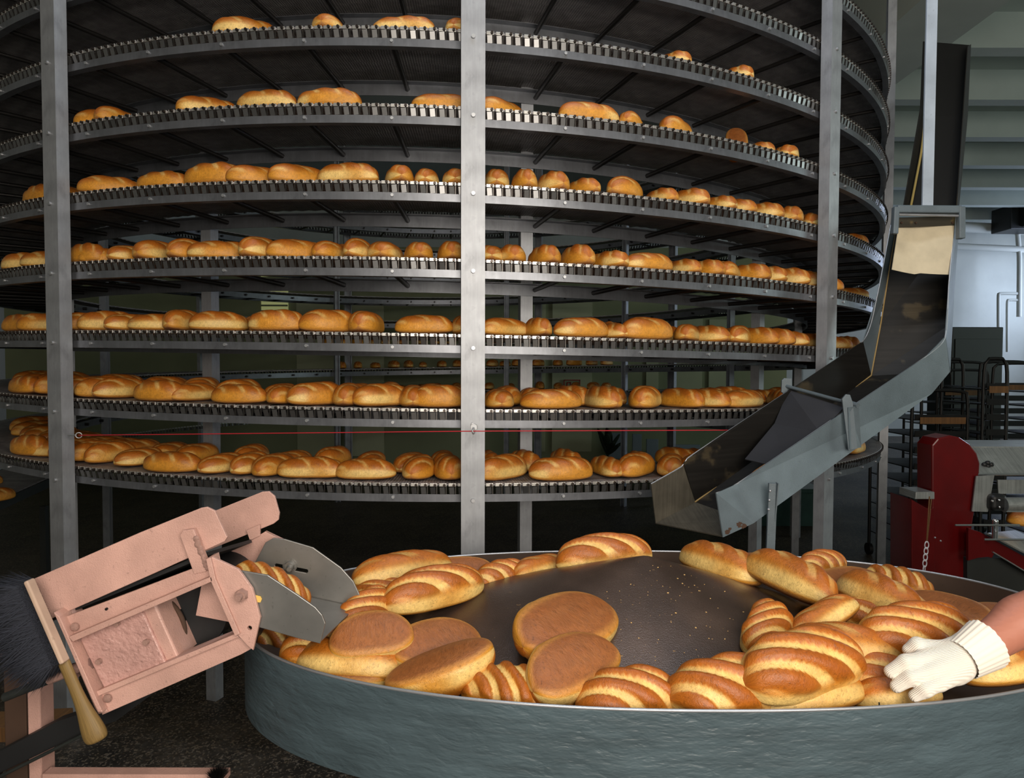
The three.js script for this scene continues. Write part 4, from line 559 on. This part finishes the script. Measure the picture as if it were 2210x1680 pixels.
// ---------------------------------------------------------------- red bread slicer on the right
const slicer = thing('bread_slicer', 'dark red bread slicing machine with silver hood beyond the table end', 'machine');
{
  const z = 2.9; const P = (...l) => l.map(([x, y, d]) => at(x, y, d));
  part('side_cabinet', plate([[2013, 1400], [2013, 962], [2024, 949], [2050, 943], [2068, 947], [2090, 962], [2104, 980], [2110, 1000], [2108, 1032], [2100, 1090], [2092, 1145], [2090, 1400]], z, 0.1, [], 0.006), M.red, slicer, 'tall dark red side cabinet with rounded top');
  part('side_box', [plate([[1968, 1080], [1968, 1400], [2016, 1400], [2016, 1100], [1998, 1098]], z - 0.02, 0.16, [], 0.003)], M.red, slicer); part('box_cap', plate([[1977, 1063], [2016, 1063], [2016, 1077], [1976, 1077]], z - 0.04, 0.12), M.alu, slicer);
  for (const [x, y] of [[2018, 1161], [2030, 1168]]) part('screw', new THREE.SphereGeometry(0.004, 8, 6).translate(...at(x, y, z - 0.1).toArray()), M.bolt, slicer);
  part('hood', panel(P([2092, 968, 3.02], [2300, 968, 3.02], [2300, 1023, 2.9], [2106, 1023, 2.9]), 0.008), M.alu, slicer, 'brushed silver hood'); part('hood_top', panel(P([2092, 966, 3.02], [2080, 952, 3.4], [2300, 952, 3.4], [2300, 967, 3.02]), 0.008), M.alu, slicer); part('hood_rim', rod(at(2108, 1024, 2.9), at(2300, 1024, 2.9), 0.006), M.chrome, slicer);
  const kb = at(2132, 1003, 2.93); part('knob', [0, 1, 2, 3].map((i) => new THREE.SphereGeometry(0.012, 10, 8).scale(1, 0.8, 0.8).translate(kb.x + 0.014 * Math.cos(i * 1.57), kb.y + 0.007 * Math.sin(i * 1.57), kb.z)).concat([rod(kb, kb.clone().add(V(0, -0.012, -0.03)), 0.006)]), M.black, slicer, 'black star knob');
  part('front_plate', panel(P([2106, 1028, 2.88], [2145, 1026, 2.88], [2131, 1105, 2.88], [2097, 1104, 2.88]), 0.006), M.alu, slicer); part('blade_cover', panel(P([2152, 1036, 2.92], [2300, 1036, 2.92], [2300, 1066, 2.92], [2154, 1066, 2.92]), 0.006), M.alu, slicer);
  part('roller', rod(at(2166, 1090, 2.85), at(2300, 1090, 2.85), 0.03, 0.03, 24), M.alu, slicer, 'ribbed silver roller'); part('roller_end', [box(0.07, 0.07, 0.05, ...at(2150, 1084, 2.87).toArray(), 0.02)], M.black, slicer); for (const [x, y] of [[2142, 1082], [2156, 1080], [2157, 1095]]) part('end_screw', new THREE.SphereGeometry(0.005, 8, 6).translate(...at(x, y, 2.835).toArray()), M.chrome, slicer);
  part('guide_rod', rod(at(2061, 1134, 2.74), at(2200, 1134, 2.74), 0.0042), M.chrome, slicer); part('guide_rod', rod(at(2124, 1165, 2.7), at(2300, 1166, 2.7), 0.0042), M.chrome, slicer); part('rod_post', [rod(at(2147, 1165, 2.78), at(2148, 1126, 2.78), 0.011), new THREE.SphereGeometry(0.011, 12, 8).translate(...at(2148, 1126, 2.78).toArray())], M.chrome, slicer);
  part('red_arm', plate([[2090, 1141], [2114, 1149], [2300, 1252], [2300, 1284], [2147, 1192], [2140, 1204], [2132, 1202], [2110, 1204], [2090, 1210]], z - 0.07, 0.012), M.red, slicer, 'bright red sloping arm'); part('feed_table', panel(P([2130, 1152, 2.8], [2190, 1146, 3.0], [2300, 1190, 3.0], [2300, 1240, 2.8]), 0.006), M.alu, slicer); part('arm_trim', rod(at(2143, 1192, 2.825), at(2300, 1286, 2.825), 0.003), M.alu, slicer);
  part('lower_body', [plate([[2088, 1206], [2300, 1206], [2300, 1420], [2088, 1420]], z - 0.03, 0.3, [], 0.002)], M.darkPaint, slicer); part('plinth', box(0.75, at(2100, 1398, z).y, 0.4, at(2160, 1400, 3.05).x, at(2100, 1398, z).y / 2, -3.08), M.darkPaint, slicer);
  // hanging cord and white link chain
  const q = thing('link_chain', 'white plastic link chain on a brown string hanging from red machine', 'chain'); part('string', tube([at(2006, 1072, 2.76), at(2003, 1120, 2.75), at(2000, 1168, 2.75)], 0.0026, 20, 6), M.plank, q); part('string', tube([at(2010, 1078, 2.76), at(2006, 1120, 2.75), at(2001, 1168, 2.75)], 0.0022, 20, 6), M.plank, q);
  for (let i = 0; i < 7; i++) { const c = at(2000 - i * 1.4, 1177 + i * 13.2, 2.75), g = new THREE.TorusGeometry(0.009, 0.0022, 8, 16); g.scale(0.85, 1.55, 1); if (i > 3) g.rotateY(0.6); g.translate(c.x, c.y, c.z); part('chain_link', g, std({ color: 0xd5d4da, roughness: 0.5 }), q); }
  const m = single('bread_loaf', loafHi[0], M.loaf, 'golden loaf lying under the silver roller of the red machine', 'bread'); poseLoaf(m, at(2176, 1122, 2.95), at(2300, 1124, 2.95), AX, 0.25);
}

// ---------------------------------------------------------------- background of the hall
function trolley(px, py, depth, w, d, label, trays) {
  const top = at(px, py, depth), g = thing('rack_trolley', label, 'trolley', 'rack trolleys by the far wall'); g.position.set(top.x, 0, top.z); const H = top.y;
  for (const s of [-1, 1]) part('side_frame', tube([V(-w / 2, 0.1, s * d / 2), V(-w / 2, H - 0.1, s * d / 2), V(-w / 2 + 0.06, H, s * d / 2), V(w / 2 - 0.06, H, s * d / 2), V(w / 2, H - 0.1, s * d / 2), V(w / 2, 0.1, s * d / 2)], 0.013, 60, 8), M.tray, g, 'bent tube frame');
  for (let i = 0; i < trays; i++) { const y = 0.2 + (H - 0.42) * i / (trays - 1); part('shelf', [box(w - 0.03, 0.008, d + 0.02, 0, y, 0), box(w - 0.03, 0.045, 0.006, 0, y + 0.02, d / 2 + 0.012)], M.tray, g); }
  for (const sx of [-1, 1]) for (const s of [-1, 1]) part('castor', new THREE.CylinderGeometry(0.05, 0.05, 0.03, 16).rotateZ(Math.PI / 2).translate(sx * w / 2, 0.05, s * d / 2), M.black, g);
  part('card', box(w * 0.82, 0.05, 0.004, 0, H - 0.22, d / 2 + 0.04), M.plank, g);
}
trolley(2101, 777, 5.4, 0.17, 0.5, 'narrow tube-framed rack trolley before the dark green cabinet', 12);
trolley(2122, 783, 6.4, 0.46, 0.6, 'wide rack trolley with bent tube top behind the narrow one', 12);
trolley(2258, 786, 5.5, 0.42, 0.6, 'rack trolley at the end of the trolley row by the pipes', 12);
trolley(1980, 842, 5.6, 0.42, 0.6, 'low rack trolley of trays below the bend of the chute', 9);
trolley(2040, 800, 7.3, 0.5, 0.6, 'rack trolley standing rearmost in the trolley row', 11);
{
  const ca = at(2056, 706, 8.6), cb = at(2166, 706, 8.6); const cab = thing('cabinet', 'dark green sheet metal cabinet against the white back wall', 'cabinet'); part('body', box(cb.x - ca.x, ca.y, 0.5, (ca.x + cb.x) / 2, ca.y / 2, ca.z - 0.25, 0.01), M.cabinet, cab); part('door', box((cb.x - ca.x) * 0.9, ca.y * 0.86, 0.012, (ca.x + cb.x) / 2, ca.y / 2, ca.z + 0.006, 0.004), M.cabinet, cab);
  const D = 15.2, pipe = (pts, r, label) => single('wall_pipe', tube(pts.map(([x, y, d]) => at(x, y, d ?? D)), r, 60, 10), M.wall, label, 'pipe');
  pipe([[2060, 490], [2140, 493], [2300, 500]], 0.11, 'thick grey horizontal pipe high on the white back wall'); pipe([[2060, 532], [2200, 538], [2300, 541]], 0.07, 'thinner grey horizontal pipe under the thick one');
  pipe([[2196, 504], [2200, 560], [2199, 684]], 0.05, 'vertical grey pipe in the corner of the back wall'); pipe([[2155, 720], [2155, 640], [2160, 634], [2195, 634]], 0.035, 'bent grey pipe turning from the cabinet to the corner'); pipe([[2174, 760], [2174, 655], [2180, 648], [2198, 648]], 0.03, 'lower bent grey pipe beside the cabinet'); pipe([[2200, 440], [2196, 420], [2204, 400], [2220, 398]], 0.05, 'curved grey pipe end near the dark duct');
  const dd = thing('ventilation_unit', 'dark duct unit with grey drum hanging high near the corner', 'duct'); const q = at(2195, 470, 14.6); part('housing', box(0.9, 0.5, 0.6, q.x + 0.25, q.y, q.z - 0.2, 0.02), M.black, dd); part('drum', new THREE.CylinderGeometry(0.2, 0.2, 0.8, 24).rotateZ(Math.PI / 2).translate(q.x + 0.4, q.y - 0.02, q.z + 0.2), M.cabinet, dd); part('stay', [box(0.06, 0.7, 0.06, q.x + 0.55, q.y + 0.55, q.z)], M.black, dd);
  for (let i = 0; i < 7; i++) structure('trim_' + (i + 1), box(9.2, 0.36, 0.2, 8.0, 5.02, -(7.3 + 1.38 * i)), M.ceiling, 'concrete ceiling rib running across the hall');
  structure('trim_8', box(0.7, 0.75, 12, 3.55, 4.85, -9.6), M.ceiling, 'deep concrete girder running back along the ceiling');
  const tc = thing('glass_counter', 'dim teal glass counter standing behind the chute leg', 'counter'); const a = at(1560, 1060, 6.9), b = at(1782, 1060, 6.9); part('top', box(b.x - a.x, 0.04, 0.5, (a.x + b.x) / 2, a.y, a.z - 0.25, 0.005), M.teal, tc); part('body', box(b.x - a.x - 0.06, a.y - 0.02, 0.44, (a.x + b.x) / 2, (a.y - 0.02) / 2, a.z - 0.26), M.teal, tc);
}
{ // partition behind the cooler with pale boards that show between the tiers
  const D = 9.5; const x0 = -6.9, x1 = at(1700, 700, D).x;
  structure('wall_partition', box(x1 - x0, 3.2, 0.12, (x0 + x1) / 2, 1.6, -D - 0.07), M.wallGreen, 'dull olive partition behind the spiral cooler');
  const boards = [[640, 735, 638, 985], [752, 830, 640, 985], [1140, 1176, 648, 975], [1192, 1276, 650, 975], [1395, 1420, 680, 845], [1455, 1514, 680, 845], [1530, 1580, 690, 850]];
  boards.forEach(([a, b, t, u], i) => { const p = at(a, t, D), q = at(b, u, D); single('wall_board', box(q.x - p.x, p.y - Math.max(0.02, q.y), 0.03, (p.x + q.x) / 2, (p.y + Math.max(0.02, q.y)) / 2, -D + 0.005, 0.004), M.board, ['pale olive wall board, widest of those behind the cooler', 'pale olive wall board beside the widest one behind the cooler', 'narrow olive wall board behind the cooler past the middle post', 'olive wall board between narrow board and red-framed sign', 'slim olive board in the far partition behind the chute mouth', 'olive board amid three slim ones behind the chute mouth', 'olive board at the end of the dark partition'][i], 'board'); });
  for (const [x, y, u, w, lab] of [[1308, 935, 1352, 990, 'pale blue-grey door leaf behind the cooler near a dark plant'], [1365, 937, 1384, 1000, 'slim blue-grey panel beside the pale door leaf'], [1395, 948, 1420, 1000, 'blue-grey panel next to the slim one behind the cooler'], [1458, 960, 1510, 1000, 'blue-grey board behind the chute wall']]) { const p = at(x, y, D - 0.3), q = at(u, w, D - 0.3); single('wall_panel', box(q.x - p.x, p.y - q.y, 0.03, (p.x + q.x) / 2, (p.y + q.y) / 2, -D + 0.3, 0.004), std({ color: 0x8b98a4, roughness: 0.8, map: T.plaster }), lab, 'panel'); }
  const lv = thing('louvred_window', 'small louvred window glowing faintly behind the cooler', 'window'); const p = at(563, 522, D), q = at(622, 690, D); part('glass', box(q.x - p.x, p.y - q.y, 0.02, (p.x + q.x) / 2, (p.y + q.y) / 2, -D + 0.0, 0), std({ color: 0xd8d8a8, emissive: 0xc8cf8a, emissiveIntensity: 0.22, roughness: 0.6 }), lv); for (let i = 0; i < 14; i++) { const y = lerp(q.y, p.y, (i + 0.5) / 14); part('louvre', box(q.x - p.x, 0.022, 0.03, (p.x + q.x) / 2, y, -D + 0.03), M.wallGreen, lv); }
  const sg = thing('wall_sign', 'small sign with red frame and red letters on the partition', 'sign'); const s0 = at(1217, 820, D - 0.05), s1 = at(1252, 846, D - 0.05), sw = s1.x - s0.x, sh = s0.y - s1.y, sx = (s0.x + s1.x) / 2, sy = (s0.y + s1.y) / 2, zz = s0.z, rd = std({ color: 0x8a2020, roughness: 0.7 }); part('board', box(sw, sh, 0.01, sx, sy, zz - 0.008), M.wallGreen, sg);
  const bx = (x, y, w, h) => box(w, h, 0.004, sx + x * sw, sy + y * sh, zz); part('frame', [bx(0, 0.47, sw, 0.012), bx(0, -0.47, sw, 0.012), bx(-0.48, 0, 0.012, sh), bx(0.48, 0, 0.012, sh)], rd, sg); const kk = [bx(-0.3, -0.02, 0.014, sh * 0.6), bx(-0.08, -0.02, 0.014, sh * 0.6), bx(-0.19, 0.26, sw * 0.24, 0.014), bx(0.12, -0.02, 0.014, sh * 0.6)]; const d1 = box(0.014, sh * 0.36, 0.004); d1.rotateZ(-0.75); d1.translate(sx + 0.24 * sw, sy + 0.12 * sh, zz); const d2 = box(0.014, sh * 0.36, 0.004); d2.rotateZ(0.75); d2.translate(sx + 0.24 * sw, sy - 0.15 * sh, zz); part('letters', kk.concat([d1, d2]), rd, sg);
  const pl = thing('potted_plant', 'dark leafy plant silhouetted behind the cooler', 'plant'); const c = at(1312, 985, D - 0.6); part('pot', new THREE.CylinderGeometry(0.14, 0.1, 0.25, 20).translate(c.x, 0.125, c.z), M.rust, pl); part('stem', rod(V(c.x, 0.2, c.z), V(c.x, c.y + 0.05, c.z), 0.015), M.darkPaint, pl); const r = rng(4); for (let i = 0; i < 14; i++) { const g = new THREE.SphereGeometry(1, 8, 6); g.scale(0.02, 0.16, 0.05); g.translate(0, 0.14, 0); g.rotateZ((r() - 0.5) * 2.4); g.rotateY(r() * 6); g.translate(c.x, c.y + 0.1 * r(), c.z); part('leaf', g, std({ color: 0x1f2c1a, roughness: 0.7 }), pl); }
}

{ // fluorescent luminaire hanging over the table in front of the cooler
  const lamp = thing('ceiling_lamp', 'long fluorescent luminaire hanging above the collecting table', 'lamp'), y = 4.5, z = -2.05;
  part('housing', box(2.4, 0.06, 0.36, 0.4, y + 0.035, z, 0.01), M.alu, lamp); for (const s of [-1, 1]) part('tube', rod(V(-0.75, y - 0.005, z + 0.09 * s), V(1.55, y - 0.005, z + 0.09 * s), 0.013), std({ color: 0xffffff, emissive: 0xe6f0ff, emissiveIntensity: 3 }), lamp);
  for (const s of [-0.8, 1.6]) part('suspension', rod(V(s, y + 0.06, z), V(s, 5.2, z), 0.006), M.alu, lamp);
  const l = areaLight(0xe6f0ff, 16.0, 2.3, 0.3, [0.4, y - 0.03, z], [0.4, 0, z]);
}

// ---------------------------------------------------------------- the worker whose gloved hand reaches in
function blob(bones, cell, k, pad = 0.03) {          // smooth union of tapered capsules, meshed
  const lo = V(1e9, 1e9, 1e9), hi = V(-1e9, -1e9, -1e9); for (const [a, b, r, s] of bones) for (const [p, q] of [[a, r], [b, s]]) { lo.min(p.clone().subScalar(q)); hi.max(p.clone().addScalar(q)); }
  lo.subScalar(pad); hi.addScalar(pad); const c = lo.clone().add(hi).multiplyScalar(0.5), h = Math.max(hi.x - lo.x, hi.y - lo.y, hi.z - lo.z) / 2, res = Math.min(150, Math.ceil(2 * h / cell) + 4);
  const mc = new MarchingCubes(res, M.skin, false, false, 400000); mc.isolation = 0; const half = res / 2;
  const pre = bones.map(([a, b, r, s]) => { const d = b.clone().sub(a); return [a.x, a.y, a.z, d.x, d.y, d.z, d.lengthSq() || 1e-9, r, s]; });
  for (let z = 0; z < res; z++) for (let y = 0; y < res; y++) for (let x = 0; x < res; x++) {
    const X = c.x + h * (x - half) / half, Y = c.y + h * (y - half) / half, Z = c.z + h * (z - half) / half; let s = 0, m = 1e9;
    const ds = []; for (const p of pre) { const ax = X - p[0], ay = Y - p[1], az = Z - p[2], t = clamp((ax * p[3] + ay * p[4] + az * p[5]) / p[6], 0, 1), ex = ax - t * p[3], ey = ay - t * p[4], ez = az - t * p[5], d = Math.sqrt(ex * ex + ey * ey + ez * ez) - (p[7] + (p[8] - p[7]) * t); if (d < m) m = d; ds.push(d); }
    if (m < 4 * k) { for (const d of ds) s += Math.exp(-(d - m) / k); m = m - k * Math.log(s); } mc.field[x + y * res + z * res * res] = -m;
  }
  mc.update(); const n = mc.count, pos = new Float32Array(n * 3); for (let i = 0; i < n; i++) { pos[3 * i] = c.x + h * mc.positionArray[3 * i]; pos[3 * i + 1] = c.y + h * mc.positionArray[3 * i + 1]; pos[3 * i + 2] = c.z + h * mc.positionArray[3 * i + 2]; }
  let g = new THREE.BufferGeometry(); g.setAttribute('position', new THREE.BufferAttribute(pos, 3)); g = mergeVertices(g, 1e-5); g.computeVertexNormals();
  return g;
}
const worker = thing('person', 'worker in a white coat reaching over the table end with one gloved hand', 'person');
{
  const wrist = at(2108, 1404, 1.385), elbow = V(1.20, 1.135, -1.47), shoulder = V(1.56, 1.36, -1.60);
  // glove: palm, four fingers and a thumb, drawn as chains of bones
  const G = (x, y, z) => at(x, y, z * 0.972), k = { i: G(2008, 1402, 1.445), m: G(1998, 1424, 1.425), r: G(2006, 1450, 1.408), p: G(2026, 1474, 1.395) };
  const hand = [
    [wrist, G(2070, 1415, 1.428), 0.034, 0.036], [G(2070, 1415, 1.428), k.i, 0.03, 0.019], [G(2070, 1418, 1.425), k.m, 0.034, 0.019], [G(2066, 1428, 1.42), k.r, 0.034, 0.019], [G(2068, 1440, 1.412), k.p, 0.03, 0.017],
    [G(2085, 1392, 1.432), G(2060, 1450, 1.412), 0.026, 0.026],
    [k.i, G(1980, 1393, 1.452), 0.0165, 0.0155], [G(1980, 1393, 1.452), G(1962, 1404, 1.458), 0.0152, 0.013],
    [k.m, G(1955, 1430, 1.418), 0.0165, 0.015], [G(1955, 1430, 1.418), G(1922, 1450, 1.425), 0.0148, 0.0125],
    [k.r, G(1965, 1463, 1.402), 0.016, 0.0148], [G(1965, 1463, 1.402), G(1935, 1482, 1.41), 0.0145, 0.0125],
    [k.p, G(1997, 1490, 1.388), 0.015, 0.0138], [G(1997, 1490, 1.388), G(1974, 1503, 1.395), 0.0135, 0.0115],
    [G(2075, 1420, 1.45), G(2040, 1418, 1.475), 0.02, 0.016], [G(2040, 1418, 1.475), G(2012, 1428, 1.485), 0.0155, 0.0125],
  ];
  const along = wrist.clone().sub(k.m).normalize(), nrm = V(-0.1, 1, 0.55).normalize(), across = along.clone().cross(nrm).normalize();
  const uvg = (g) => { const p = g.attributes.position, uv = new Float32Array(p.count * 2), q = V(0, 0, 0); for (let i = 0; i < p.count; i++) { q.fromBufferAttribute(p, i); uv[2 * i] = q.dot(across); uv[2 * i + 1] = q.dot(along); } g.setAttribute('uv', new THREE.BufferAttribute(uv, 2)); return g; };
  const gl = part('glove', uvg(blob(hand, 0.0024, 0.0022)), M.glove, worker, 'cream knitted work glove');
  // ribbed cuff
  const cd = elbow.clone().sub(wrist).normalize(), cpts = []; const cu = new THREE.CylinderGeometry(0.05, 0.039, 0.072, 96, 10, true); const pa = cu.attributes.position; for (let i = 0; i < pa.count; i++) { const x = pa.getX(i), z = pa.getZ(i), a = Math.atan2(z, x), f = 1 + 0.022 * Math.sin(a * 24) + (pa.getY(i) > 0.03 ? 0.02 * Math.sin(a * 9) : 0); pa.setX(i, x * f); pa.setZ(i, z * f * 0.85); } cu.computeVertexNormals(); cu.applyQuaternion(new THREE.Quaternion().setFromUnitVectors(AX, cd)); const cc = wrist.clone().add(cd.clone().multiplyScalar(-0.006)); cu.translate(cc.x, cc.y, cc.z); part('cuff', cu, M.cuff, gl, 'ribbed glove cuff with frayed hem');
  // forearm and the rest of the body, turned to the table
  const B = [ [wrist.clone().sub(cd.clone().multiplyScalar(0.01)), wrist.clone().lerp(elbow, 0.45), 0.035, 0.043], [wrist.clone().lerp(elbow, 0.45), elbow, 0.042, 0.043], [elbow, shoulder, 0.046, 0.055] ];
  const hx = 1.62, hz = -1.82, neck = V(1.62, 1.46, -1.82), head = V(1.57, 1.63, -1.82), sh2 = V(1.62, 1.38, -2.02), el2 = V(1.66, 1.10, -2.06), wr2 = V(1.60, 0.98, -1.86);
  B.push([neck, V(1.60, 1.55, -1.82), 0.055, 0.052], [head, V(1.555, 1.70, -1.82), 0.078, 0.086], [V(1.53, 1.58, -1.82), V(1.54, 1.62, -1.82), 0.052, 0.06], [V(1.478, 1.625, -1.82), V(1.465, 1.612, -1.82), 0.012, 0.013], [V(1.56, 1.64, -1.735), V(1.565, 1.66, -1.735), 0.014, 0.016], [V(1.56, 1.64, -1.905), V(1.565, 1.66, -1.905), 0.014, 0.016], [neck, shoulder, 0.07, 0.05], [neck, sh2, 0.07, 0.05], [sh2, el2, 0.05, 0.042], [el2, wr2, 0.04, 0.028], [wr2, V(1.55, 0.95, -1.80), 0.03, 0.02]);
  for (let i = 0; i < 4; i++) B.push([V(1.555, 0.955, -1.80 + 0.012 * (i - 1.5)), V(1.49, 0.945, -1.79 + 0.018 * (i - 1.5)), 0.0095, 0.008]); B.push([V(1.57, 0.96, -1.78), V(1.53, 0.965, -1.75), 0.011, 0.009]);
  part('body', blob(B, 0.0085, 0.012), M.skin, worker, 'bare forearm skin');
  const C = [ [V(1.64, 0.78, -1.74), V(1.64, 1.05, -1.76), 0.14, 0.13], [V(1.64, 0.78, -1.90), V(1.64, 1.05, -1.88), 0.14, 0.13], [V(1.63, 1.05, -1.76), V(1.62, 1.33, -1.74), 0.125, 0.12], [V(1.63, 1.05, -1.88), V(1.62, 1.33, -1.90), 0.125, 0.12], [V(1.62, 1.36, -1.75), shoulder, 0.1, 0.075], [V(1.62, 1.36, -1.89), sh2, 0.1, 0.075], [shoulder, shoulder.clone().lerp(elbow, 0.6), 0.072, 0.066], [sh2, sh2.clone().lerp(el2, 0.6), 0.07, 0.064] ];
  part('coat', blob(C, 0.014, 0.02), M.coat, worker, 'white short-sleeved work coat');
  const D = [ [V(1.66, 0.85, -1.74), V(1.66, 0.48, -1.72), 0.095, 0.068], [V(1.66, 0.48, -1.72), V(1.68, 0.08, -1.72), 0.068, 0.055], [V(1.66, 0.85, -1.90), V(1.66, 0.48, -1.92), 0.095, 0.068], [V(1.66, 0.48, -1.92), V(1.68, 0.08, -1.92), 0.068, 0.055] ]; part('trousers', blob(D, 0.014, 0.02), M.trousers, worker);
  for (const z of [-1.72, -1.92]) part('shoe', new THREE.SphereGeometry(1, 20, 14).scale(0.13, 0.045, 0.05).translate(1.63, 0.045, z), M.shoe, worker);
  part('hair', blob([[V(1.60, 1.72, -1.82), V(1.62, 1.66, -1.82), 0.092, 0.088], [V(1.62, 1.66, -1.82), V(1.635, 1.58, -1.82), 0.08, 0.05]], 0.01, 0.015), M.hair, worker);
  part('cap', new THREE.SphereGeometry(0.108, 24, 12, 0, TAU, 0, 1.25).scale(1, 0.7, 0.95).translate(1.585, 1.735, -1.82), M.coat, worker, 'white cap');
  for (const z of [-1.79, -1.85]) part('eye', new THREE.SphereGeometry(0.011, 12, 8).translate(1.488, 1.652, z), M.coat, worker);
  part('mouth', new THREE.SphereGeometry(1, 12, 8).scale(0.006, 0.006, 0.024).translate(1.486, 1.572, -1.82), std({ color: 0x9a4a42, roughness: 0.6 }), worker);
}
scene.traverse((o) => { if (o.isMesh) { o.castShadow = true; o.receiveShadow = true; } });
renderer.render(scene, camera);
